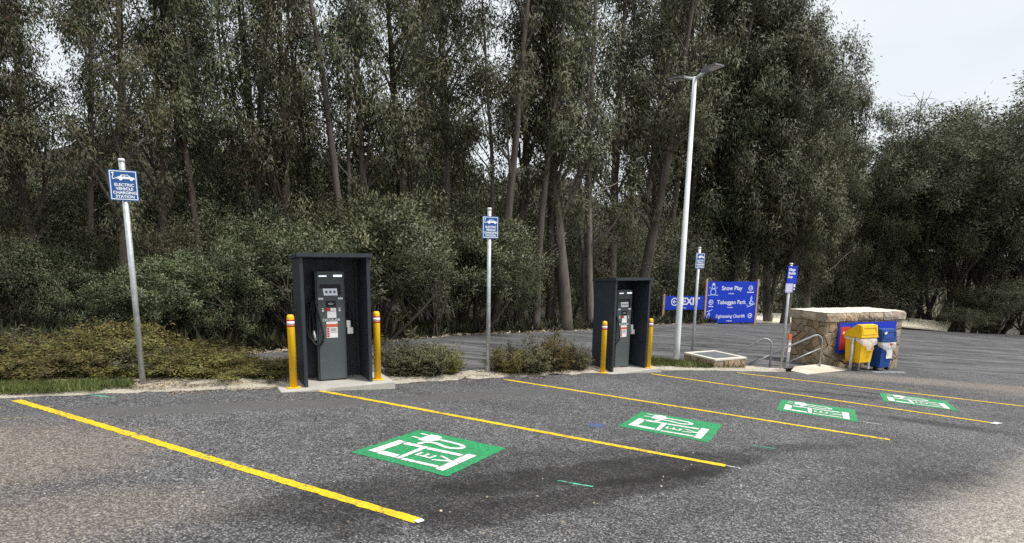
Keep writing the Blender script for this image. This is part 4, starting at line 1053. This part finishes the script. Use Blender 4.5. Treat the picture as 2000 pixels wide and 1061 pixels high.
def obj_of(name, me, parent=None):
    o = bpy.data.objects.new(name, me); COL.objects.link(o)
    if parent is not None: o.parent = parent
    return o
def wobble(p0, d0, L, n, g, amp, grav=0.0):
    p = np.array(p0, float); d = np.array(d0, float); d /= np.linalg.norm(d); pts = [p.copy()]
    for _ in range(n):
        d = d + g.normal(0, amp, 3) + np.array([0, 0, grav]); d /= np.linalg.norm(d); p = p + d * (L / n); pts.append(p.copy())
    return pts
def make_gum(seed, Ht, r0_, c0, spread, nl, per, leaf, lw, leafmat='leaf_gum', stems=1, steep=1.1, clump=.27, bark='bark', low=.0, droop=.8):
    """tall gum: trunk and limbs in one mesh, hanging leaves in another; clumps sit on the twig ends"""
    g = np.random.default_rng(seed); wood = MB(); tips = []
    for s in range(stems):
        d0 = np.array([g.normal(0, .02 + .07 * (stems > 1)), g.normal(0, .02 + .07 * (stems > 1)), 1.0]); rr = r0_ * (1 if s == 0 else g.uniform(.55, .85)); hh = Ht * (1 if s == 0 else g.uniform(.75, .95))
        tr = wobble((g.normal(0, .12) * (s > 0), g.normal(0, .12) * (s > 0), -.4), d0, hh + .4, 16, g, .022, .03)
        rad = [rr * (1.25 if i == 0 else 1) * (1 - .90 * (i / 16) ** 1.05) + .012 for i in range(17)]
        wood.tube(tr, rad, 9)
        for k in range(max(4, nl // stems)):
            t = c0 + (1 - c0) * ((k + g.uniform(0, 1)) / max(4, nl // stems)) ** .95; t = min(t, .985)
            i = int(t * 16); f = t * 16 - i; p = tr[i] * (1 - f) + tr[min(16, i + 1)] * f
            az = g.uniform(0, 6.283); tt = (t - c0) / (1 - c0); Lb = spread * (1 - .62 * tt) * (0.55 + .45 * min(1, tt * 5 + .4)) * g.uniform(.65, 1.2)
            inc = steep * g.uniform(.7, 1.15)
            d = np.array([math.cos(az) * math.cos(inc), math.sin(az) * math.cos(inc), math.sin(inc)])
            lb = wobble(p, d, Lb, 6, g, .13, .02); r1 = max(.012, rr * (1 - .9 * t) * .5)
            wood.tube(lb, [r1 * (1 - .8 * j / 6) + .004 for j in range(7)], 5, cap=False)
            for j in ((4, 5) if g.random() < .45 else (4,)):
                for _ in range(1):
                    e = g.normal(0, 1, 3); e[2] = e[2] * .5 + .15; e /= np.linalg.norm(e); tw = wobble(lb[j], e, g.uniform(.35, .95) * (spread / 2.6) ** .5, 3, g, .22, -.05)
                    wood.tube(tw, [.010, .007, .005, .003], 3, cap=False); tips.append(tw[-1])
                    
            tips.append(lb[-1])
        for _ in range(int(low * 40)):   # leafy shoots along the trunk
            t = g.uniform(.12, .9); i = int(t * 16); tips.append(tr[i] + g.normal(0, .12, 3) + [0, 0, .1])
    tips = np.array(tips); size = g.uniform(.35, 1.5, len(tips)); cnt = np.maximum(3, (per * size ** 1.6).astype(int))
    idx = np.repeat(np.arange(len(tips)), cnt); n = len(idx)
    q = g.normal(0, 1, (n, 3)); q /= np.linalg.norm(q, axis=1, keepdims=True); rr = (.30 + .75 * g.random((n, 1)) ** .6) * (1 + .25 * g.normal(0, 1, (n, 1)))
    lob = 1 + .35 * np.sin(q[:, :1] * 5 + idx[:, None]) * np.sin(q[:, 1:2] * 5 + 2 * idx[:, None])
    off = q * rr * lob; P = tips[idx] + off * np.array([clump * 1.35, clump * 1.35, clump * 1.9]) * (.45 + .55 * size[idx, None])
    D = g.normal(0, .5, (n, 3)) + q * .35; D[:, 2] -= droop
    ax = P.copy(); ax[:, 2] = 0; ax /= np.linalg.norm(ax, axis=1, keepdims=True) + .3
    me = leaf_mesh('crown', P, D, leaf * g.uniform(.6, 1.35, n), lw * g.uniform(.7, 1.3, n), M[leafmat], seed, off + ax * .35 + np.array([0, 0, .35]))
    r = thing('gum_tree', '', 'tree', (0, 0, 0)); wood.build('trunk', M[bark], r, fix=False); obj_of('crown', me, r)
    r['h0'] = float(P[:, 2].max())
    return r
def make_bush_tree(seed, Ht, width, nclump, per, leaf, lw, leafmat, name='understorey_tree', base=.18, clump=.30, droop=.1):
    """rounded leafy tree on several thin stems; the clumps fill an uneven crown and leave gaps"""
    g = np.random.default_rng(seed); wood = MB(); cen = []
    lobes = [(g.normal(0, width * .24, 2), g.uniform(base + .2, .86) * Ht, g.uniform(.30, .50) * width) for _ in range(9)]
    for _ in range(nclump):
        (lx, ly), lz, lr = lobes[g.integers(len(lobes))]; d = g.normal(size=3); d /= np.linalg.norm(d); rr = lr * g.uniform(.45, 1.08)
        c = np.array([lx + d[0] * rr, ly + d[1] * rr, lz + d[2] * rr * .85 * (Ht / width) ** .35])
        if c[2] < base * Ht * g.uniform(.5, 1.1): c[2] = base * Ht * g.uniform(.7, 1.6)
        cen.append(c)
    cen = np.array(cen)
    for s in range(5):
        d0 = np.array([g.normal(0, .22), g.normal(0, .22), 1]); st = wobble((g.normal(0, .18), g.normal(0, .18), -.3), d0, Ht * g.uniform(.65, .9), 8, g, .08, .02)
        wood.tube(st, [.07 * (Ht / 5) * (1 - .85 * i / 8) + .008 for i in range(9)], 6)
        for k in range(16):
            a = st[g.integers(2, 9)]; near = cen[np.argsort(np.linalg.norm(cen - a, axis=1))[g.integers(0, 24)]]
            wood.tube([a, (a + near) / 2 + g.normal(0, .08, 3), near], [.016, .010, .004], 4, cap=False)
    size = g.uniform(.5, 1.4, nclump); cnt = np.maximum(4, (per * size).astype(int)); idx = np.repeat(np.arange(nclump), cnt); n = len(idx)
    off = g.normal(0, 1, (n, 3)) * np.array([clump, clump, clump * .8]); P = cen[idx] + off
    out_ = cen[idx] - np.array([0, 0, Ht * .5]); out_ /= np.linalg.norm(out_, axis=1, keepdims=True) + 1e-6
    D = off / clump * .6 + out_ * .35 + g.normal(0, .45, (n, 3)); D[:, 2] -= droop
    me = leaf_mesh('crown', P, D, leaf * g.uniform(.6, 1.3, n), lw * g.uniform(.7, 1.3, n), M[leafmat], seed, off / clump * .7 + out_ * .7 + np.array([0, 0, .3]))
    r = thing(name, '', 'tree', (0, 0, 0)); wood.build('trunk', M['bark_dark'], r, fix=False); obj_of('crown', me, r); r['h0'] = float(np.percentile(P[:, 2], 99.5)); r['w0'] = float(np.percentile(np.abs(P[:, 0]), 98))
    return r
def make_heath(seed, Ht, width, nst, leafmat):
    """wiry low heath shrub: many upright twigs with tiny leaves"""
    g = np.random.default_rng(seed); wood = MB(); P = []; D = []
    for s in range(nst):
        az = g.uniform(0, 6.283); ln = g.uniform(0, 1) ** .7 * .75; d = np.array([math.cos(az) * ln, math.sin(az) * ln, 1]); hh = Ht * g.uniform(.55, 1.12) * (1 - .25 * ln)
        b0 = np.array([math.cos(az) * width * .22 * g.random(), math.sin(az) * width * .22 * g.random(), -.05]); st = wobble(b0, d, hh * 1.1, 6, g, .14, .05)
        wood.tube(st, [.006, .005, .0045, .004, .003, .002, .001], 3, cap=False)
        for j in range(1, 7):
            for _ in range(3):
                e = g.normal(0, .7, 3); e[2] += .75; tw = wobble(st[j], e, g.uniform(.08, .22), 3, g, .2)
                if g.random() < .35: wood.tube(tw, [.003, .002, .0015, .001], 3, cap=False)
                for q in tw[1:]:
                    for _ in range(int(g.integers(3, 7))):
                        P.append(q + g.normal(0, .022, 3)); v = g.normal(0, .8, 3); v[2] += .5; D.append(v)
    P = np.array(P); D = np.array(D); n = len(P)
    me = leaf_mesh('foliage', P, D, .046 * g.uniform(.6, 1.4, n), .015 * g.uniform(.7, 1.4, n), M[leafmat], seed, P * np.array([1.2, 1.2, .6]) + g.normal(0, .12, (n, 3)) + np.array([0, 0, .15]))
    r = thing('heath_shrub', '', 'shrub', (0, 0, 0)); wood.build('stems', M['bark_dark'], r, fix=False); obj_of('foliage', me, r); r['h0'] = float(np.percentile(P[:, 2], 99)); r['w0'] = float(np.percentile(np.abs(P[:, 0]), 97))
    return r

_used = {}
def place(proto, key, x, y, z, rz, sz, sxy, label, group, lean=0.0):
    first = not _used.get(key); _used[key] = True
    o = proto if first else copy_tree(proto)
    o.location = (x, y, z); o.rotation_euler = (lean, 0, rz); o.scale = (sxy, sxy, sz); o['label'] = label; o['group'] = group
    return o
def spot(px, extra):
    """a place in the wood: the road edge seen at that bearing, then so many metres farther"""
    py = np.interp(px, [e[0] for e in EDGE_PX], [e[1] for e in EDGE_PX]); p = at(px, py); u = p[:2] / np.linalg.norm(p[:2]); q = p[:2] + u * extra
    return q[0], q[1], float(ground_z(q[0], q[1]))
def height_to(x, y, z, ytop):
    lo, hi = .2, 40
    for _ in range(40):
        mid = (lo + hi) / 2
        if project((x, y, z + mid))[1] > ytop: lo = mid
        else: hi = mid
    return mid
LANDMARKS = [(-900, 'past the left picture edge'), (0, 'left of the left sign post'), (225, 'behind the left sign post'), (300, 'between left sign post and left charger'), (555, 'behind the left charger'), (735, 'between left charger and middle sign post'),
             (905, 'behind the middle sign post'), (1010, 'between middle sign post and right charger'), (1155, 'behind the right charger'), (1280, 'behind the lamp post'), (1375, 'behind the direction board'),
             (1485, 'between direction board and stone hut'), (1550, 'behind the stone hut'), (1770, 'right of the stone hut'), (2000, 'past the right picture edge')]
ORD = ['leftmost', 'second from left', 'third from left', 'fourth from left', 'fifth from left', 'sixth from left', 'seventh from left', 'eighth from left']
_jobs = []
def job(cat, row, px, fn): _jobs.append((cat, row, px, fn))
def run_jobs():
    def mark(px): return [n for a, n in LANDMARKS if px >= a][-1]
    seen = {}
    for c, r_, px, fn in sorted(_jobs, key=lambda j: j[2]): seen.setdefault((c, r_, mark(px)), []).append(fn)
    for (c, r_, mk_), fns in seen.items():
        for i, fn in enumerate(fns): fn(f'{r_} {c} {mk_}'.strip() + ('' if len(fns) == 1 else f', {ORD[i]}'))

G = [make_gum(101, 13, .19, .28, 2.6, 30, 210, .15, .037, low=.08, clump=.27), make_gum(102, 13, .15, .36, 2.1, 26, 200, .15, .037, stems=2, low=.08, clump=.25),
     make_gum(103, 13, .22, .24, 2.9, 33, 215, .15, .037, low=.1, clump=.28), make_gum(104, 13, .13, .40, 1.9, 24, 190, .145, .036, steep=1.2, low=.08, clump=.25), make_gum(105, 13, .17, .22, 2.6, 32, 205, .15, .037, stems=3, low=.06, clump=.27)]
BIG = [make_gum(111, 17, .30, .20, 4.6, 92, 270, .20, .052, clump=.40, steep=.85, low=.4), make_gum(112, 17, .26, .22, 4.2, 90, 270, .20, .052, clump=.40, steep=.95, stems=2, low=.4)]
SPR = [make_bush_tree(121, 13, 12, 300, 290, .20, .054, 'leaf_gum', 'gum_tree', .30, .36, .6), make_bush_tree(122, 13, 10, 260, 290, .20, .054, 'leaf_gum', 'gum_tree', .32, .36, .6)]
UND = [make_bush_tree(131, 5.5, 4.2, 170, 105, .14, .040, 'leaf_gum', clump=.25, droop=.8), make_bush_tree(132, 5.5, 3.8, 160, 105, .14, .040, 'leaf_gum', clump=.25, droop=.8), make_bush_tree(133, 5.5, 4.6, 180, 105, .13, .040, 'leaf_dark', clump=.26, droop=.6)]
BSH = [make_bush_tree(141, 4.5, 3.6, 210, 125, .125, .046, 'leaf_bush', 'broad_leaved_bush', .22, .17, -.1), make_bush_tree(142, 4.5, 3.2, 200, 125, .12, .046, 'leaf_bush', 'broad_leaved_bush', .26, .16, .1)]
HEA = [make_heath(151, .75, .9, 40, 'leaf_heath'), make_heath(152, .70, .9, 36, 'leaf_heath'), make_heath(153, .66, .9, 40, 'leaf_heath_grey')]
g = np.random.default_rng(55)

def gum(px, extra, ytop, v, row, cat='slender gum', pool=None, nm='G', grp='tall gums behind the access road', sxy=1.0):
    x, y, z = spot(px, extra); P = (pool or G)[v]; k = height_to(x, y, z, ytop) / P['h0']; rz = g.uniform(0, 6.28)
    job(cat, row, px, lambda lab: place(P, (nm, v), x, y, z, rz, k, k * sxy, lab, grp))
front = [(-70, 2.5), (25, 3.0), (118, 3.5), (196, 4.0), (255, 1.6), (335, 4), (405, 3.5), (476, 4.5), (566, 3.0), (630, 7), (697, 3.2), (725, 3.0), (806, 2.4), (872, 3.5), (955, 1.2), (1012, 1.6), (1046, .8), (1068, 1.8), (1107, .5), (1150, 1.6), (1192, 3), (1242, 1.4), (1292, 7.5), (1340, 9.0)]
VS = [0, 1, 2, 3, 2, 0, 3, 1, 2, 3, 1, 0, 2, 3, 1, 0, 3, 1, 2, 4, 0, 2, 3, 1]
for (px, ex), v in zip(front, VS): gum(px, ex, -260 + g.uniform(-70, 70), v, 'front row')
for px in (-20, 70, 365, 445, 525, 840, 905, 1215, 1262, 1315): gum(px, 6.5 + g.uniform(0, 5), -190 + g.uniform(-60, 60), int(g.integers(0, 5)), 'back row')
for px, ex, yt, v in ((1412, 7.5, -120, 0), (1432, 6.0, -140, 1), (1464, 5.2, -120, 0), (1502, 5.0, -60, 1), (1532, 2.0, 10, 0), (1575, 6, 125, 1), (1625, 11, 235, 0), (1682, 13, 270, 1), (1730, 13, 310, 0)):
    gum(px, ex, yt, v, '', 'large dense dark gum', BIG, 'B', 'large gums behind the boards and hut', .92)
gum(1612, 16, 45, 3, 'tall', 'slim gum'); gum(1690, 14, 120, 1, 'half hidden', 'slim gum')
for px, ex, yt, v in ((1785, 14, 240, 1), (1830, 11, 205, 0), (1885, 13, 210, 1), (1935, 11, 200, 0), (1990, 13, 235, 1)):
    gum(px, ex, yt, v, '', 'broad spreading dark gum', SPR, 'S', 'spreading gums at the right road edge', .95)
def und(px, ex, yt, v, w, row='', cat='dark understorey tree', pool=None, nm='U', grp='understorey trees below the gums'):
    x, y, z = spot(px, ex); P = (pool or UND)[v]; k = height_to(x, y, z, yt) / P['h0']; rz = g.uniform(0, 6.28); d = math.hypot(x, y); sxy = w / 2 * d / F / P['w0']
    job(cat, row, px, lambda lab: place(P, (nm, v), x, y, z, rz, k, sxy, lab, grp))
for i, (px, yt) in enumerate([(-60, 300), (30, 330), (95, 300), (160, 320), (225, 300), (300, 315), (365, 300), (430, 290), (490, 285), (550, 275), (610, 285), (665, 300), (725, 310), (785, 325), (845, 335), (905, 350), (970, 360), (1035, 385), (1110, 400), (1190, 415), (1270, 430), (1340, 440)]):
    und(px, 6 + g.uniform(-1.5, 2.5), yt + g.uniform(-12, 18), i % 3, 190, 'middle row')
for i, (px, yt) in enumerate([(10, 430), (80, 455), (150, 470), (215, 440), (285, 430), (350, 445), (460, 400), (560, 380), (640, 370), (800, 400), (900, 400), (1000, 430)]):
    und(px, 2.2 + g.uniform(-.5, 1.2), yt, (i + 1) % 3, 160, 'roadside')
for i, (px, yt) in enumerate([(1150, 520), (1215, 520), (1300, 500), (1600, 540), (1680, 530)]):
    und(px, 9 + g.uniform(0, 4), yt, i % 3, 170, 'low')
for px, ex, yt, v, w in ((448, .9, 468, 0, 150), (580, .6, 432, 1, 165), (662, .9, 470, 0, 130), (745, .5, 388, 1, 200), (845, .4, 440, 0, 170), (935, .5, 432, 1, 160), (1000, .8, 478, 0, 90), (372, 1.4, 500, 1, 150), (270, 1.4, 520, 0, 150)):
    und(px, ex, yt, v, w, '', 'pale olive broad leaved bush', BSH, 'P', 'broad leaved bushes at the road edge')
for px, ex, yt, v, w in ((1893, 1.2, 600, 0, 110), (1945, 2.2, 545, 1, 150), (2005, 1.8, 560, 0, 150)):
    und(px, ex, yt, v, w, '', 'low round dark bush', UND, 'U', 'low bushes at the right road edge')
run_jobs(); _jobs.clear()

# heath shrubs: the hedge at left and three clumps beside the chargers
def heath(px, py, back, h, w, v, lab, grp):
    p = at(px, py); q = (p[0] - .5 * back, p[1] + .866 * back); P = HEA[v]
    place(P, ('H', v), q[0], q[1], plane(*q) + .02, g.uniform(0, 6.28), h / P['h0'], w / 2 / P['w0'], lab, grp)
k = 0
for row, back, hs in (('front', .98, .30), ('middle', 1.4, .40), ('rear', 1.9, .47)):
    L = []
    for px in np.arange(-40, 545, 62 if row == 'front' else 70):
        px = px + g.uniform(-14, 14); py = np.interp(px, [0, 250, 545], [774, 762, 752]); bk = back * (1.0 if px < 330 else .8 if px < 430 else .62)
        if px > 455 and row == 'rear': continue
        L.append((px, py, bk, hs * g.uniform(.62, 1.32) * (1 if px < 400 else .62), g.uniform(.85, 1.15)))
    for i, a in enumerate(L):
        heath(*a, k % 3 if k % 5 == 0 else k % 2, ['', 'second ', 'third ', 'fourth ', 'fifth ', 'sixth ', 'seventh ', 'eighth ', 'ninth ', 'tenth ', 'eleventh '][i] + f'olive brown heath shrub from the left in the {row} row of the low hedge', 'heath shrubs in the left hedge'); k += 1
for i, (px, py, bk, h, w, v, lab) in enumerate([(785, 741, .20, .52, .75, 2, 'grey green heath shrub close beside the left charger slab'), (838, 741, .25, .58, .85, 2, 'rounded grey green heath shrub right of the left charger'), (880, 738, .22, .40, .6, 0, 'low olive heath shrub just left of the middle sign post'),
        (1000, 735, .20, .42, .7, 0, 'low olive heath shrub just right of the middle sign post'), (1045, 734, .25, .52, .8, 2, 'grey green heath shrub midway between the middle sign post and right charger'), (1095, 731, .25, .66, .75, 1, 'tallest brownish heath shrub left of the right charger'), (1135, 729, .22, .42, .6, 2, 'small grey green heath shrub touching the right charger slab')]):
    heath(px, py, bk, h, w, v, lab, 'heath shrubs beside the chargers')

# grass, leaf litter, sticks
def scatter(name, regions, n, mat, lab, hh, wd, seed, flat=False, zoff=.03):
    g2 = np.random.default_rng(seed); P = []; 
    for _ in range(n):
        a, b, bk0, bk1 = regions[g2.integers(len(regions))]; t = g2.random(); p = at(a[0] + (b[0] - a[0]) * t, a[1] + (b[1] - a[1]) * t); bk = g2.uniform(bk0, bk1); q = p[:2] + np.array([-.5, .866]) * bk
        P.append((q[0], q[1], plane(*q) + zoff))
    P = np.array(P); D = g2.normal(0, .45, (n, 3)); D[:, 2] = D[:, 2] * .1 if flat else 1.0
    o = obj_of(name, leaf_mesh(name, P, D, hh * g2.uniform(.4, 1.3, n), wd * g2.uniform(.7, 1.3, n), mat, seed)); tag(o, lab, 'ground cover', kind='stuff')
scatter('grass', [((-60, 778), (258, 764), .0, .40), ((-60, 778), (200, 770), .0, .55)], 9000, M['grass'], 'short green grass along the foot of the left hedge', .09, .009, 1)
scatter('grass', [((1278, 721), (1400, 722), .05, .75), ((1285, 719), (1345, 719), .1, .9)], 7000, M['grass'], 'green grass tufts around the lamp post and low stone box', .12, .010, 2)
scatter('grass', [((1340, 722), (1455, 723), .0, .16)], 700, M['grass'], 'thin grass at the foot of the low stone box', .12, .010, 3)
def forest_cover(name, n, mat, lab, hh, wd, seed, d0, d1, flat):
    g2 = np.random.default_rng(seed); P = np.array([spot(g2.uniform(-150, 1400), d0 + (d1 - d0) * g2.random() ** 1.6) for _ in range(n)]); P[:, 2] += .02
    D = g2.normal(0, .6, (n, 3)); D[:, 2] = np.abs(D[:, 2]) * .15 if flat else 1.0
    o = obj_of(name, leaf_mesh(name, P, D, hh * g2.uniform(.4, 1.4, n), wd * g2.uniform(.7, 1.3, n), mat, seed)); tag(o, lab, 'ground cover', kind='stuff')
forest_cover('leaf_litter', 16000, M['litter'], 'dry leaf litter over the floor of the wood', .15, .05, 12, .0, 14, True)
forest_cover('bracken', 22000, M['leaf_dark'], 'dark low undergrowth on the floor of the wood', .38, .06, 13, .4, 16, False)
scatter('verge_litter', [((250, 766), (545, 754), 0, .5), ((770, 748), (1140, 730), 0, .55)], 5200, M['litter'], 'dry grass and leaf litter on the gravelly verge', .055, .010, 5, True, .045)
scatter('verge_litter', [((560, 764), (1140, 733), -.10, .05), ((330, 768), (545, 757), -.12, .05)], 900, M['litter'], 'dry leaf bits spilling from the verge onto the asphalt', .04, .010, 6, True, .012)

# distant wooded hillside that reads as one mass
def hillside():
    g2 = np.random.default_rng(31); P = []; D = []; n = 0
    for _ in range(3600):
        az = R(g2.uniform(-48, 50)); rr = 30 + 115 * g2.random() ** .8; x, y = rr * math.sin(az) * 1.0 + 4, rr * math.cos(az) + 6
        if (y - far_edge_y(x)) * .75 < 20: continue
        if rr > 60 and az > R(36): continue
        z = float(ground_z(x, y)); hh = g2.uniform(2.0, 5.0); wd = hh * .42; m_ = 26
        q = g2.normal(0, 1, (m_, 3)); q /= np.linalg.norm(q, axis=1, keepdims=True); q *= g2.uniform(.5, 1, (m_, 1))
        P.append(np.array([x, y, z + hh * .55]) + q * [wd, wd, hh * .5]); d = q + g2.normal(0, .5, (m_, 3)); D.append(d)
    P = np.concatenate(P); D = np.concatenate(D); n = len(P)
    o = obj_of('distant_woodland', leaf_mesh('distant_woodland', P, D, 1.0 * g2.uniform(.5, 1.3, n), .42 * g2.uniform(.6, 1.3, n), M['leaf_gum'], 3, D + np.array([0, 0, .4]))); tag(o, 'dark wooded hillside seen between the trunks', 'woodland', kind='stuff')
hillside()
def bare_trees():
    r = make_gum(171, 11, .085, .35, 2.2, 26, 0, .1, .02, steep=1.1, bark='bark_dead')
    for c in list(r.children):
        if c.name.startswith('crown'): bpy.data.objects.remove(c)
    r.name = 'bare_tree'; r['group'] = 'leafless grey trees'
    x, y, z = spot(1748, 17); k = height_to(x, y, z, 165) / 11.5; r.location = (x, y, z); r.scale = (k, k, k); tag(r, 'thin leafless grey tree standing against the sky at right', 'tree'); del r['group']
bare_trees()
